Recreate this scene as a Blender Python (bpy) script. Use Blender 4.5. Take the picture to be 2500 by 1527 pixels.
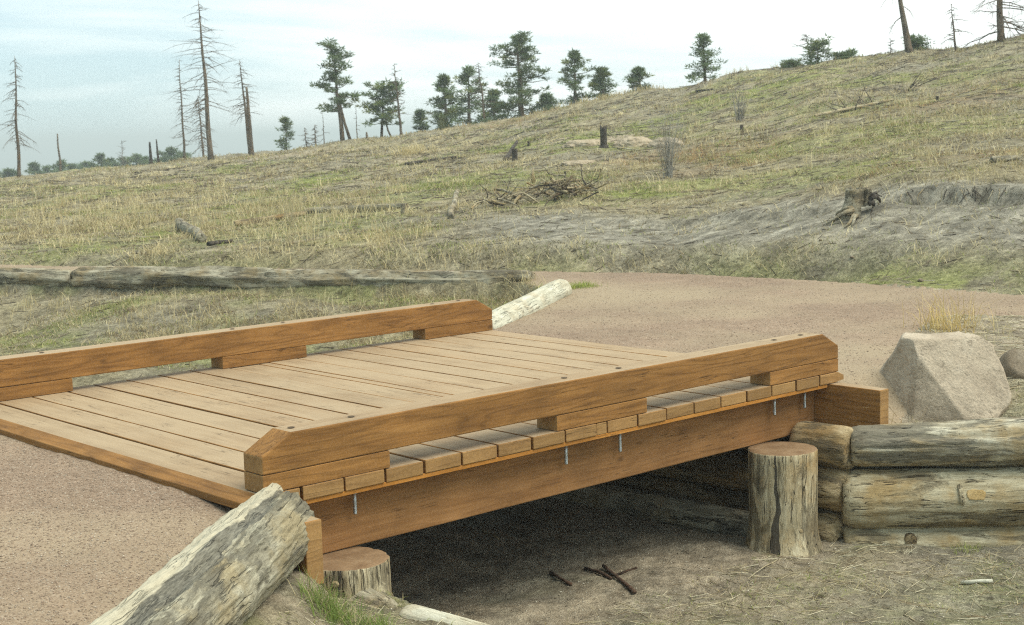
import bpy, bmesh, math, random
import numpy as np
from mathutils import Vector, Matrix, noise as mnoise

for o in list(bpy.data.objects):
    bpy.data.objects.remove(o)
SC = bpy.context.scene
COL = SC.collection
rnd = random.Random(7)

# ------------------------------------------------------------------ camera
CAM = np.array([-3.427, -5.4386, 1.5386])
YAW, PITCH, ROLL, FPX = 0.7344, -0.1208, -0.0275, 3633.9
FW = np.array([math.cos(PITCH)*math.sin(YAW), math.cos(PITCH)*math.cos(YAW), math.sin(PITCH)])
_r = np.array([math.cos(YAW), -math.sin(YAW), 0.0])
_u = np.cross(_r, FW)
RT = math.cos(ROLL)*_r + math.sin(ROLL)*_u
UP = -math.sin(ROLL)*_r + math.cos(ROLL)*_u
cam = bpy.data.cameras.new('camera')
camo = bpy.data.objects.new('camera', cam)
COL.objects.link(camo)
M3 = Matrix((tuple(RT), tuple(UP), tuple(-FW))).transposed()
camo.matrix_world = Matrix.Translation(Vector(CAM)) @ M3.to_4x4()
cam.sensor_width = 36
cam.lens = FPX/2500*36
cam.clip_start = 0.05
cam.clip_end = 9000
cam.dof.use_dof = True
cam.dof.focus_distance = 7.2
cam.dof.aperture_fstop = 9.0
SC.camera = camo
SC.render.resolution_x, SC.render.resolution_y = 1024, 625

# ------------------------------------------------------------------ sky and sun
SUN_EL, SUN_AZ = math.radians(60), math.radians(160)      # azimuth measured from +Y towards +X
w = bpy.data.worlds.new("World"); SC.world = w
w.use_nodes = True
nt = w.node_tree; nt.nodes.clear()
def N(nt, t, **k):
    n = nt.nodes.new(t)
    for a, b in k.items():
        if a == 'inp':
            for i, v in b.items(): n.inputs[i].default_value = v
        else: setattr(n, a, b)
    return n
def LK(nt, a, b): nt.links.new(a, b)
def ramp(nt, stops, interp='LINEAR'):
    n = nt.nodes.new('ShaderNodeValToRGB'); cr = n.color_ramp; cr.interpolation = interp
    while len(cr.elements) < len(stops): cr.elements.new(0.5)
    for e, (p, c) in zip(cr.elements, stops):
        e.position = p; e.color = (*c, 1) if len(c) == 3 else c
    return n
g = lambda v: (v, v, v)
tc = N(nt, 'ShaderNodeTexCoord')
sep = N(nt, 'ShaderNodeSeparateXYZ'); LK(nt, tc.outputs['Generated'], sep.inputs[0])
mx = N(nt, 'ShaderNodeMath', operation='MAXIMUM', inp={1: 0.02}); LK(nt, sep.outputs[2], mx.inputs[0])
cmb = N(nt, 'ShaderNodeCombineXYZ'); LK(nt, sep.outputs[0], cmb.inputs[0]); LK(nt, sep.outputs[1], cmb.inputs[1]); LK(nt, mx.outputs[0], cmb.inputs[2])
sky = N(nt, 'ShaderNodeTexSky', sky_type='NISHITA', sun_disc=False, sun_elevation=SUN_EL, sun_rotation=SUN_AZ, altitude=1800, air_density=1.0, dust_density=2.5, ozone_density=1.0)
LK(nt, cmb.outputs[0], sky.inputs['Vector'])
# cloud sheet: direction projected on a flat layer, so bands thin towards the horizon
dv = N(nt, 'ShaderNodeMath', operation='ADD', inp={1: 0.10}); LK(nt, mx.outputs[0], dv.inputs[0])
vd = N(nt, 'ShaderNodeVectorMath', operation='DIVIDE'); LK(nt, cmb.outputs[0], vd.inputs[0])
c3 = N(nt, 'ShaderNodeCombineXYZ'); LK(nt, dv.outputs[0], c3.inputs[0]); LK(nt, dv.outputs[0], c3.inputs[1]); c3.inputs[2].default_value = 1
LK(nt, c3.outputs[0], vd.inputs[1])
mp = N(nt, 'ShaderNodeMapping', inp={1: (1.3, 4.1, 0), 3: (0.35, 0.55, 0.3)}); LK(nt, vd.outputs[0], mp.inputs[0])
n1 = N(nt, 'ShaderNodeTexNoise', inp={'Scale': 1.0, 'Detail': 9.0, 'Roughness': 0.52, 'Distortion': 0.5}); LK(nt, mp.outputs[0], n1.inputs[0])
# broad brightening towards the right of the view, open pale blue low on the left
dotn = N(nt, 'ShaderNodeVectorMath', operation='DOT_PRODUCT', inp={1: (0.94, 0.10, 0.9)}); LK(nt, cmb.outputs[0], dotn.inputs[0])
bi = N(nt, 'ShaderNodeMapRange', inp={1: 0.45, 2: 0.98, 3: -0.22, 4: 0.20}); LK(nt, dotn.outputs['Value'], bi.inputs[0])
ad = N(nt, 'ShaderNodeMath', operation='ADD'); LK(nt, n1.outputs[0], ad.inputs[0]); LK(nt, bi.outputs[0], ad.inputs[1])
cr = ramp(nt, [(0.34, g(0)), (0.62, g(1))]); LK(nt, ad.outputs[0], cr.inputs[0])
base = N(nt, 'ShaderNodeMixRGB', inp={0: 0.75, 2: (5.0, 6.6, 6.95, 1)}); LK(nt, sky.outputs[0], base.inputs[1])   # thin veil of high cloud
mixc = N(nt, 'ShaderNodeMixRGB', inp={2: (9.2, 9.75, 9.45, 1)}); LK(nt, cr.outputs[0], mixc.inputs[0]); LK(nt, base.outputs[0], mixc.inputs[1])
bg = N(nt, 'ShaderNodeBackground', inp={1: 0.085}); LK(nt, mixc.outputs[0], bg.inputs[0])
wo = N(nt, 'ShaderNodeOutputWorld'); LK(nt, bg.outputs[0], wo.inputs[0])
sl = bpy.data.lights.new('sun', 'SUN'); so = bpy.data.objects.new('sun', sl); COL.objects.link(so)
sl.energy = 1.9; sl.angle = math.radians(38); sl.color = (1, 0.955, 0.84)
sd = Vector((math.sin(SUN_AZ)*math.cos(SUN_EL), math.cos(SUN_AZ)*math.cos(SUN_EL), math.sin(SUN_EL)))
so.rotation_euler = sd.to_track_quat('Z', 'Y').to_euler()
vs = SC.view_settings
vs.view_transform = 'Standard'; vs.look = 'None'; vs.exposure = 0.76; vs.gamma = 1.0; vs.use_curve_mapping = False
SC.cycles.max_bounces = 12; SC.cycles.diffuse_bounces = 9
SC.cycles.use_denoising = False
SC.cycles.filter_width = 1.15
SC.cycles.sample_clamp_indirect = 4.0

# ------------------------------------------------------------------ helpers
S_ = 2500/2464
def ray(x, y):
    x *= S_; y *= S_
    return FW + RT*((x-1250)/FPX) - UP*((y-763.5)/FPX)
FH = np.array([math.sin(YAW), math.cos(YAW)])
RH = np.array([math.cos(YAW), -math.sin(YAW)])
def atdepth(x, y, u):                       # point on a sight line at horizontal depth u
    v = ray(x, y); t = u/(v[0]*FH[0]+v[1]*FH[1]); return CAM+v*t
def atz(x, y, z):
    v = ray(x, y); return CAM+v*((z-CAM[2])/v[2])

def vnoise(x, y, seed=0):
    xi = np.floor(x).astype(np.int64); yi = np.floor(y).astype(np.int64)
    xf = x-xi; yf = y-yi
    def h(a, b):
        n = (a*374761393 + b*668265263 + seed*982451653) & 0x7fffffff
        n = ((n ^ (n >> 13))*1274126177) & 0x7fffffff
        return ((n ^ (n >> 16)) & 0xffff)/65535.0
    sx = xf*xf*xf*(xf*(xf*6-15)+10); sy = yf*yf*yf*(yf*(yf*6-15)+10)
    a = h(xi, yi)*(1-sx)+h(xi+1, yi)*sx
    b = h(xi, yi+1)*(1-sx)+h(xi+1, yi+1)*sx
    return (a*(1-sy)+b*sy)*2-1
def fbm(x, y, oct=4, seed=0, gain=0.5):
    s = 0; a = 1; t = 0
    for i in range(oct):
        s = s+a*vnoise(x*2**i+i*17.3, y*2**i-i*9.1, seed+i); t += a; a *= gain
    return s/t
def ss(a, b, x):
    t = np.clip((x-a)/(b-a), 0, 1); return t*t*(3-2*t)
def inpoly(x, y, P):
    x = np.asarray(x); ins = np.zeros(x.shape, bool); n = len(P)
    for i in range(n):
        x1, y1 = P[i]; x2, y2 = P[(i+1) % n]
        if y1 == y2: continue
        c = ((y1 > y) != (y2 > y)) & (x < (x2-x1)*(y-y1)/(y2-y1)+x1)
        ins ^= c
    return ins
def polydist(x, y, P, closed=False):
    d = np.full(np.shape(x), 1e9)
    for i in range(len(P)-(0 if closed else 1)):
        x1, y1 = P[i]; x2, y2 = P[(i+1) % len(P)]
        dx, dy = x2-x1, y2-y1
        t = np.clip(((x-x1)*dx+(y-y1)*dy)/(dx*dx+dy*dy), 0, 1)
        d = np.minimum(d, np.hypot(x-x1-t*dx, y-y1-t*dy))
    return d

# ------------------------------------------------------------------ the lie of the land
# hillside table: for sight columns, (image height, depth in m) pairs from the trail to the ridge
HT = {
 -900: [(650,19.5),(590,25),(530,33),(480,45),(462,66)],
 0:    [(640,19.8),(600,22.5),(540,30),(480,42),(432,65)],
 250:  [(642,19.3),(600,21.5),(545,27),(480,38),(404,66)],
 600:  [(645,18.4),(600,20.2),(540,24.5),(480,32),(420,45),(373,65)],
 900:  [(648,17.6),(600,19.2),(540,22),(470,28),(400,42),(336,62)],
 1200: [(652,16.6),(590,18.3),(520,21.5),(440,28),(360,43),(292,60)],
 1400: [(654,16.0),(590,17.7),(510,20.8),(430,27),(350,38),(251,58)],
 1600: [(650,16.0),(580,17.9),(500,20.8),(430,26),(350,35),(280,45),(212,56)],
 1800: [(655,15.4),(590,16.8),(500,19.4),(440,23.5),(350,31),(260,42),(170,53)],
 2000: [(666,14.7),(600,15.9),(500,18.0),(455,20),(380,25),(290,33),(200,43),(143,50)],
 2200: [(678,14.1),(610,15.2),(505,17.0),(462,17.5),(400,20.5),(310,28),(210,38),(119,48)],
 2464: [(700,13.3),(620,14.4),(510,16.0),(458,16.5),(400,19),(300,26),(200,34),(80,45)],
 3400: [(760,11.5),(640,12.8),(500,15),(440,16.5),(380,19),(260,27),(120,36),(-10,46)],
}
RATIO, TU, TZ, RIDGE = [], [], [], []
for xc, rows in HT.items():
    us, zs = [], []
    p = ray(xc, rows[len(rows)//2][0]); RATIO.append((p[0]*RH[0]+p[1]*RH[1])/(p[0]*FH[0]+p[1]*FH[1]))
    for (yy, uu) in rows:
        us.append(uu); zs.append(atdepth(xc, yy, uu)[2])
    ur, zr = us[-1], zs[-1]; RIDGE.append(ur)
    zf = -8.5+max(0, (xc-600))/1800*4
    us += [ur*1.12, ur*1.5, 180, 3600]; zs += [zr-0.15, zr-2.2, min(zf, zr-5), -52]
    TU.append(us); TZ.append(zs)
RATIO = np.array(RATIO); U0 = np.array([t[0] for t in TU]); RIDGE = np.array(RIDGE)
def ridge_u(x): return float(np.interp(x, list(HT.keys()), RIDGE))

FAR_EDGE = [(10.2,-6),(9.5,-3),(9.15,0),(8.87,1.42),(9.0,3.01),(8.92,4.5),(8.7,5.5),(8.2,6.7),(7.3,8.7),(5.35,12.9),(2.3,19),(-1,25)]
LOG_LINE = [(0.6,19.6),(2.2,16.4),(4.15,12.6),(5.8,9.4),(7.35,6.35)]
CUT_A, CUT_B = (4.52,3.72), (6.62,4.98)
PATH_FAR = [(4.16,-0.42),(4.16,3.44),(4.42,3.62),(6.72,5.02),(7.35,6.30),(5.8,9.4),(4.15,12.6),(2.2,16.4),(0.6,19.6),(-1.5,24),(-1,25)]+FAR_EDGE[::-1][1:]+[(8.2,-6),(7.75,-3),(7.7,0.55),(7.2,1.15),(6.3,0.8),(5.35,0.3),(4.75,-0.22)]
LAWN_EDGE = [(4.16,3.44),(4.42,3.62),(6.72,5.02),(7.35,6.30),(5.8,9.4),(4.15,12.6),(2.2,16.4),(0.6,19.6)]
BL0, BL1 = atz(680, 1262, -0.13), atz(435, 1500, -0.13)     # axis of the broken foreground log
bld = (BL1-BL0)[:2]; bld = bld/np.linalg.norm(bld); bln = np.array([-bld[1], bld[0]])
if bln[1] < 0: bln = -bln                                   # points to the trail side
WD = np.array([0.663,-0.749]); WN = np.array([0.749,0.663]); WP = np.array([3.94,-0.25])

def masks(x, y):
    """gravel, side of hill"""
    gr = inpoly(x, y, PATH_FAR)
    sb = (x-BL0[0])*bln[0]+(y-BL0[1])*bln[1]
    jag = 0.05*vnoise(x*6, y*6, 3)
    near = (x < 0.045) & (y < 3.5+jag) & (sb > 0.02) & (x > -14)
    gr = gr | near
    return gr, sb
def terrain(x, y, rough=True):
    x = np.asarray(x, float); y = np.asarray(y, float)
    dx, dy = x-CAM[0], y-CAM[1]
    u = dx*FH[0]+dy*FH[1]; v = dx*RH[0]+dy*RH[1]
    uc = np.maximum(u, 0.5); q = np.clip(v/uc, RATIO[0], RATIO[-1])
    gr, sb = masks(x, y)
    # --- near ground
    s = np.minimum(x-3.97, (x-WP[0])*WN[0]+(y-WP[1])*WN[1])
    floor = -0.975+0.03*fbm(x*1.1, y*1.1, 3, 5)+0.012*np.clip(-y-0.9, 0, 5)
    bank = np.where(y > -0.2, -0.32, -0.31+0.265*ss(0.15, 1.3, s))
    out = np.where(x > 4.165, np.where(y > -0.40, -0.045, -0.30+0.255*ss(0.1, 1.1, s+np.clip(y+0.75, -9, .35)*1.2)), bank)
    out_n = -0.31+0.265*ss(0.06, 0.66, (x-4.16)*0.30+np.maximum(0, y+0.42)*1.35)
    out = np.where(x > 4.165, out_n, bank)
    z = floor+(out-floor)*ss(-0.02, 0.12, s)
    out_n = floor+(out_n-floor)*ss(-0.02, 0.12, s)
    # terrace on the near side
    ter = -0.40-0.10*ss(-0.3, 0.5, x)+0.03*fbm(x*2.2, y*2.2, 3, 8)
    z = np.where(x < 1.2, ter+(floor-ter)*ss(0.47, 0.60, x), z)
    pth = np.full_like(z, -0.045)
    lo = -0.06-0.05*ss(0.6, 0.0, sb)
    z = np.where((x < 0.045) & (sb > 0.0), lo+0.012*fbm(x*1.5, y*1.5, 3, 4), z)
    z = np.where((x < 0.045) & (sb <= 0.0), np.minimum(ter+0.16*ss(-0.40, -0.1, sb), lo), z)
    # lawn behind the bridge
    dl = polydist(x, y, LAWN_EDGE)
    lawn = -0.58+0.36*ss(2.6, 0.0, dl)+0.10*fbm(x*0.45, y*0.45, 3, 11)
    chan = ss(0.3, 0.9, x)*ss(4.2, 3.4, x)*ss(7.5, 4.5, y); lawn = lawn*(1-chan)+(-0.95)*chan
    pth_z = -0.045+0.018*fbm(x*0.8, y*0.8, 3, 21)
    inlawn = (y > 3.3) & (~gr)
    near_l = np.where(x > 3.9, ss(0.02, 0.16, dl), ss(3.3, 4.2, y))
    zl = np.where(x > 3.9, pth_z-0.02, z)
    z = np.where(inlawn, zl+(lawn-0.0-zl)*near_l, z)
    z = np.where(gr & (x > 3), np.where(y > 3.5, pth_z-0.02*(1-ss(0, 0.3, dl)), pth_z), z)
    z = np.where((x > 4.165) & (y < 0.6), out_n, z)
    # --- hillside
    cols = np.stack([np.interp(u, TU[i], TZ[i]) for i in range(len(TU))])
    k = np.clip(np.searchsorted(RATIO, q, side='right')-1, 0, len(RATIO)-2)
    t = (q-RATIO[k])/(RATIO[k+1]-RATIO[k]); t = t*t*(3-2*t)*0.5+t*0.5
    ix = np.indices(z.shape)
    zh = cols[(k, *ix)]*(1-t)+cols[(k+1, *ix)]*t
    FEp = FAR_EDGE
    beyond = inpoly(x, y, FEp+[(-40,120),(400,400),(400,-60),(14,-60)])
    de = polydist(x, y, FEp)
    far = beyond | (u > 30)
    wgt = np.where(far, ss(0.0, 1.3, de), 0.0)
    wgt = np.where(u > 30, 1.0, wgt)
    if rough:
        am = ss(0, 4, de)
        zh = zh+am*(0.10*fbm(x*0.35, y*0.35, 4, 31)+0.035*fbm(x*1.6, y*1.6, 4, 41))*(1+ss(30, 60, u)*0.8)
        # erosion rills running down the cut bank on the right
        bk = ss(0.00, 0.08, q)*ss(0.3, 1.2, de)*(1-ss(4.0, 6.5, de))
        zh = zh-bk*0.05*np.abs(fbm(x*2.3+y*1.3, (y*0.9-x*0.5)*0.5, 4, 51))
        # undercut lip
        dl_ = de+0.30*vnoise(x*0.9, y*0.9, 61)+0.08*vnoise(x*4, y*4, 62)
        lip = (ss(0.245, 0.275, q)+0.40*ss(0.03, 0.10, q)*(1-ss(0.20, 0.25, q)))*ss(1.3, 3.1, dl_)*(1-ss(3.12, 3.30, dl_))*0.30
        zh = zh-lip*0.62
    z = z+(zh-z)*wgt
    if rough:
        ng = (~gr).astype(float)*(1-wgt)*ss(2.0, 4.0, np.hypot(dx, dy))
        z = z+ng*(0.022*fbm(x*4, y*4, 4, 71)+0.006*fbm(x*22, y*22, 2, 75))
        z = z+gr*(0.004*fbm(x*14, y*14, 3, 81))
    return z
def hz(x, y): return float(terrain(np.array([x]), np.array([y]))[0])
_T = np.geomspace(3.5, 140, 5000)
def hit(px, py):                             # where a sight line meets the ground
    v = ray(px, py); P = CAM[None, :]+v[None, :]*_T[:, None]
    zz = terrain(P[:, 0], P[:, 1]); b = np.nonzero(P[:, 2] < zz)[0]
    if len(b) == 0:                          # just over the skyline: take the crest below it
        return hit(px, py+3)
    i = b[0]; return np.array([P[i, 0], P[i, 1], zz[i]])

# ------------------------------------------------------------------ material helpers
def newmat(name):
    m = bpy.data.materials.new(name); m.use_nodes = True
    nt = m.node_tree; b = nt.nodes['Principled BSDF']; b.inputs['Specular IOR Level'].default_value = 0.25
    return m, nt, b
def noise(nt, vec, scale, detail=5, rough=0.55, dist=0.0):
    n = N(nt, 'ShaderNodeTexNoise', inp={'Scale': scale, 'Detail': detail, 'Roughness': rough, 'Distortion': dist}); LK(nt, vec, n.inputs[0]); return n.outputs[0]
def mix(nt, f, a, b, blend='MIX'):
    n = N(nt, 'ShaderNodeMixRGB', blend_type=blend)
    for i, v in ((0, f), (1, a), (2, b)):
        if isinstance(v, (int, float)): n.inputs[i].default_value = v if i == 0 else (v, v, v, 1)
        elif isinstance(v, tuple): n.inputs[i].default_value = (*v, 1)
        else: LK(nt, v, n.inputs[i])
    return n.outputs[0]
def mth(nt, op, a, b=0.0, clamp=False):
    n = N(nt, 'ShaderNodeMath', operation=op, use_clamp=clamp)
    for i, v in ((0, a), (1, b)):
        if isinstance(v, (int, float)): n.inputs[i].default_value = v
        else: LK(nt, v, n.inputs[i])
    return n.outputs[0]
def rmp(nt, f, stops):
    r = ramp(nt, stops); LK(nt, f, r.inputs[0]); return r.outputs[0]
def bump(nt, b, h, strength, dist):
    n = N(nt, 'ShaderNodeBump', inp={'Strength': strength, 'Distance': dist}); LK(nt, h, n.inputs['Height']); LK(nt, n.outputs[0], b.inputs['Normal'])
def objvec(nt, scale, rndamt=7.0):
    tc = N(nt, 'ShaderNodeTexCoord'); oi = N(nt, 'ShaderNodeObjectInfo')
    m = mth(nt, 'MULTIPLY', oi.outputs['Random'], rndamt)
    c = N(nt, 'ShaderNodeCombineXYZ'); [LK(nt, m, c.inputs[i]) for i in range(3)]
    a = N(nt, 'ShaderNodeVectorMath', operation='ADD'); LK(nt, tc.outputs['Object'], a.inputs[0]); LK(nt, c.outputs[0], a.inputs[1])
    mp = N(nt, 'ShaderNodeMapping', inp={3: scale}); LK(nt, a.outputs[0], mp.inputs[0])
    return mp.outputs[0], oi.outputs['Random'], a.outputs[0], tc.outputs['Object']

def stained(name, axis, dark, mid, light, grain=1.0, worn=None, knots=True):
    """stained sawn timber, grain running along axis (0,1,2); worn = colour that foot traffic has bleached it to"""
    m, nt, b = newmat(name)
    sc = [16.0, 16.0, 16.0]; sc[axis] = 0.9
    v, rn, raw, obj = objvec(nt, tuple(sc))
    wob = noise(nt, v, 0.35, 3, 0.5)
    n1 = noise(nt, v, 1.6, 6, 0.65, 1.2)
    # cathedral grain
    sc2 = [5.0, 5.0, 5.0]; sc2[axis] = 0.55
    mp = N(nt, 'ShaderNodeMapping', inp={3: tuple(sc2)}); LK(nt, raw, mp.inputs[0])
    nn = noise(nt, mp.outputs[0], 1.0, 3, 0.45)
    rings = mth(nt, 'SINE', mth(nt, 'MULTIPLY', nn, 85.0))
    rings = mth(nt, 'MULTIPLY', mth(nt, 'ADD', rings, 1.0), 0.5)
    rings = rmp(nt, rings, [(0.0, g(0)), (0.75, g(0.25)), (1.0, g(1))])
    c = rmp(nt, n1, [(0.25, dark), (0.5, mid), (0.75, light)])
    c = mix(nt, mth(nt, 'MULTIPLY', rings, 0.30*grain), c, tuple(k*0.42 for k in dark))
    blot = noise(nt, raw, 3.2, 4, 0.6)
    c = mix(nt, 0.5, c, rmp(nt, blot, [(0.3, g(0.33)), (0.7, g(0.68))]), 'OVERLAY')
    gt = noise(nt, raw, 120, 3, 0.7); c = mix(nt, 0.35, c, rmp(nt, gt, [(0.28, g(0.25)), (0.72, g(0.75))]), 'OVERLAY')
    # per-board shift
    hs = N(nt, 'ShaderNodeHueSaturation'); LK(nt, c, hs.inputs['Color'])
    LK(nt, mth(nt, 'ADD', mth(nt, 'MULTIPLY', rn, 0.40 if worn else 0.28), 0.80 if worn else 0.87), hs.inputs['Value'])
    c = hs.outputs[0]
    if knots:
        vo = N(nt, 'ShaderNodeTexVoronoi', inp={'Scale': 1.0}); s3 = [3.1, 3.1, 3.1]; s3[axis] = 1.7
        mp3 = N(nt, 'ShaderNodeMapping', inp={3: tuple(s3)}); LK(nt, raw, mp3.inputs[0]); LK(nt, mp3.outputs[0], vo.inputs[0])
        kn = rmp(nt, vo.outputs['Distance'], [(0.045, g(1)), (0.075, g(0))])
        c = mix(nt, mth(nt, 'MULTIPLY', kn, 0.6), c, tuple(k*0.3 for k in dark))
    if worn:
        wc, wl = worn
        wn = noise(nt, v, 0.6, 5, 0.6, 0.6); wb = noise(nt, raw, 1.1, 5, 0.6)
        wf = rmp(nt, mth(nt, 'ADD', mth(nt, 'MULTIPLY', wn, 0.35), mth(nt, 'MULTIPLY', wb, 0.65)), [(0.34, g(0.25)), (0.56, g(wl))])
        wcol = mix(nt, n1, tuple(k*0.8 for k in wc), tuple(min(1, k*1.15) for k in wc))
        c = mix(nt, wf, c, wcol)
        fine = noise(nt, raw, 160, 2, 0.6)
        c = mix(nt, 0.5, c, rmp(nt, fine, [(0.25, g(0.35)), (0.75, g(0.66))]), 'OVERLAY')
    # fine end and face checks
    s5 = [30.0]*3; s5[axis] = 1.1; mp5 = N(nt, 'ShaderNodeMapping', inp={3: tuple(s5)}); LK(nt, raw, mp5.inputs[0])
    ck = mth(nt, 'ABSOLUTE', mth(nt, 'SUBTRACT', noise(nt, mp5.outputs[0], 1.0, 3, 0.5, 0.2), 0.5)); ck = mth(nt, 'MULTIPLY', rmp(nt, ck, [(0.002, g(1)), (0.012, g(0))]), rmp(nt, noise(nt, raw, 3.5, 3, 0.5), [(0.50, g(0)), (0.58, g(0.75))]))
    c = mix(nt, ck, c, tuple(k*0.3 for k in dark))
    LK(nt, c, b.inputs['Base Color'])
    b.inputs['Roughness'].default_value = 0.8
    hh = mth(nt, 'ADD', mth(nt, 'MULTIPLY', n1, 0.7), mth(nt, 'MULTIPLY', rings, 0.4))
    bump(nt, b, hh, 0.45, 0.003)
    return m
ST_D, ST_M, ST_L = (0.170, 0.078, 0.023), (0.280, 0.135, 0.038), (0.365, 0.186, 0.058)
WORN = (0.380, 0.283, 0.172)
def woodset(ax, tag_):
    return stained('stained_'+tag_, ax, ST_D, ST_M, ST_L), stained('worn_'+tag_, ax, (0.20,0.12,0.056), (0.275,0.178,0.092), (0.34,0.235,0.13), 0.6, worn=(WORN, 0.95), knots=False)
WX, WXT = woodset(0, 'x')
WY, WYT = woodset(1, 'y')
RED = stained('stained_girder', 0, (0.18,0.083,0.028), (0.265,0.130,0.046), (0.33,0.172,0.068), 0.35)
ORG = stained('stained_nailer', 0, (0.30,0.12,0.022), (0.42,0.18,0.034), (0.52,0.25,0.06), 0.4, knots=False)
ENDG = stained('stained_ends', 0, (0.23,0.125,0.045), (0.31,0.175,0.065), (0.37,0.22,0.085), 0.2, knots=False)

def weathered(name, pale, midc, darkc, ochre, axis=0, darkness=0.5, spots=1.0, crack=1.0, check=None, slab=False):
    m, nt, b = newmat(name)
    v, rn, raw, obj = objvec(nt, (1, 1, 1))
    def st(across, along):
        q = [across]*3; q[axis] = along
        mp = N(nt, 'ShaderNodeMapping', inp={3: tuple(q)}); LK(nt, raw, mp.inputs[0]); return mp.outputs[0]
    warp = N(nt, 'ShaderNodeVectorMath', operation='MULTIPLY_ADD'); wn = N(nt, 'ShaderNodeTexNoise', inp={'Scale': 5.0, 'Detail': 2}); LK(nt, raw, wn.inputs[0])
    LK(nt, wn.outputs['Color'], warp.inputs[0]); warp.inputs[1].default_value = (0.035, 0.035, 0.035); LK(nt, raw, warp.inputs[2]); raw0 = raw; raw = warp.outputs[0]
    a = noise(nt, st(20, 3.6), 1.0, 7, 0.68, 0.4)
    bb = noise(nt, st(7.5, 1.8), 1.0, 7, 0.66, 0.6)
    cc = noise(nt, raw, 3.4, 6, 0.62)
    c = rmp(nt, a, [(0.30, tuple(k*0.8 for k in midc)), (0.45, midc), (0.60, pale)])
    c = mix(nt, rmp(nt, cc, [(0.46, g(0)), (0.62, g(0.8))]), c, mix(nt, a, tuple(k*0.55 for k in ochre), tuple(k*1.25 for k in ochre)))
    lo = 0.62-darkness*0.18
    dk = rmp(nt, bb, [(lo-0.02, g(0)), (lo+0.05, g(0.85))])
    c = mix(nt, dk, c, mix(nt, rmp(nt, noise(nt, st(60, 9), 1.0, 4, 0.7), [(0.35, g(0)), (0.65, g(1))]), darkc, tuple(k*0.55 for k in midc)))
    # drying checks: thin dark lines along the grain
    ck = mth(nt, 'ABSOLUTE', mth(nt, 'SUBTRACT', noise(nt, st(22, 1.1), 1.0, 3, 0.55, 0.2), 0.5))
    ck = rmp(nt, ck, [(0.003, g(1)), (0.014, g(0))]); gate = rmp(nt, noise(nt, raw, 4.5, 3, 0.5), [(0.46, g(0)), (0.54, g(1))])
    ck = mth(nt, 'MULTIPLY', mth(nt, 'MULTIPLY', ck, gate), crack)
    c = mix(nt, mth(nt, 'MULTIPLY', ck, 0.85), c, tuple(k*0.3 for k in darkc))
    fib = noise(nt, st(140, 14), 1.0, 4, 0.7)
    c = mix(nt, 0.42, c, rmp(nt, fib, [(0.3, g(0.22)), (0.7, g(0.76))]), 'OVERLAY')
    gr_ = noise(nt, raw0, 190, 3, 0.7)
    c = mix(nt, 0.5, c, rmp(nt, gr_, [(0.28, g(0.25)), (0.72, g(0.75))]), 'OVERLAY')
    sp = noise(nt, raw0, 46, 4, 0.65)
    c = mix(nt, mth(nt, 'MULTIPLY', rmp(nt, sp, [(0.31, g(1)), (0.37, g(0))]), 0.7*spots), c, tuple(k*0.4 for k in darkc))
    deep = None
    if check is not None or slab:
        so_ = N(nt, 'ShaderNodeSeparateXYZ'); LK(nt, obj, so_.inputs[0])
        wv_ = mth(nt, 'SUBTRACT', noise(nt, st(14, 3), 1.0, 5, 0.6), 0.5); wl_ = mth(nt, 'SUBTRACT', noise(nt, st(3, 3), 1.0, 2, 0.5), 0.5)
    if check is not None:                     # long drying check down the side facing azimuth `check`
        ang = mth(nt, 'ARCTAN2', so_.outputs[1], so_.outputs[0]); an = mth(nt, 'SUBTRACT', ang, check)
        an = mth(nt, 'ADD', mth(nt, 'ADD', an, mth(nt, 'MULTIPLY', wl_, 0.5)), mth(nt, 'MULTIPLY', wv_, 0.25))
        wd_ = mth(nt, 'SUBTRACT', 0.13, mth(nt, 'MULTIPLY', so_.outputs[2], 0.17))
        deep = mth(nt, 'LESS_THAN', mth(nt, 'SUBTRACT', mth(nt, 'ABSOLUTE', an), wd_), 0.0)
        c = mix(nt, mth(nt, 'MULTIPLY', deep, 0.92), c, mix(nt, fib, (0.018,0.015,0.012), (0.085,0.072,0.055)))
    if slab:
        ang = mth(nt, 'ARCTAN2', so_.outputs[2], so_.outputs[1]); an = mth(nt, 'SUBTRACT', ang, 1.62)
        an = mth(nt, 'ADD', an, mth(nt, 'ADD', mth(nt, 'MULTIPLY', wv_, 0.22), mth(nt, 'MULTIPLY', wl_, 0.25)))
        sm_ = rmp(nt, an, [(0.0, g(0)), (0.03, g(1))])
        an2 = mth(nt, 'ADD', mth(nt, 'MULTIPLY', an, 2.0), mth(nt, 'ADD', mth(nt, 'MULTIPLY', wv_, 2.2), mth(nt, 'ADD', mth(nt, 'MULTIPLY', wl_, 1.4), 0.85)))
        ch_ = mth(nt, 'MULTIPLY', rmp(nt, an2, [(0.0, g(0)), (0.10, g(1))]), mth(nt, 'SUBTRACT', 1.0, sm_))
        dcol = rmp(nt, fib, [(0.3, (0.05,0.048,0.038)), (0.55, (0.17,0.16,0.125)), (0.75, (0.30,0.28,0.21))])
        c = mix(nt, mth(nt, 'MULTIPLY', ch_, 0.85), c, dcol)
        pcol = mix(nt, a, (0.38,0.34,0.235), (0.58,0.53,0.39)); pcol = mix(nt, 0.35, pcol, fib, 'OVERLAY')
        c = mix(nt, mth(nt, 'MULTIPLY', sm_, 0.9), c, pcol)
    LK(nt, c, b.inputs['Base Color']); b.inputs['Roughness'].default_value = 0.9
    h = mth(nt, 'ADD', mth(nt, 'ADD', mth(nt, 'MULTIPLY', a, 0.6), mth(nt, 'MULTIPLY', fib, 0.35)), mth(nt, 'ADD', mth(nt, 'MULTIPLY', dk, -0.5), mth(nt, 'MULTIPLY', ck, -1.1)))
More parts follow.
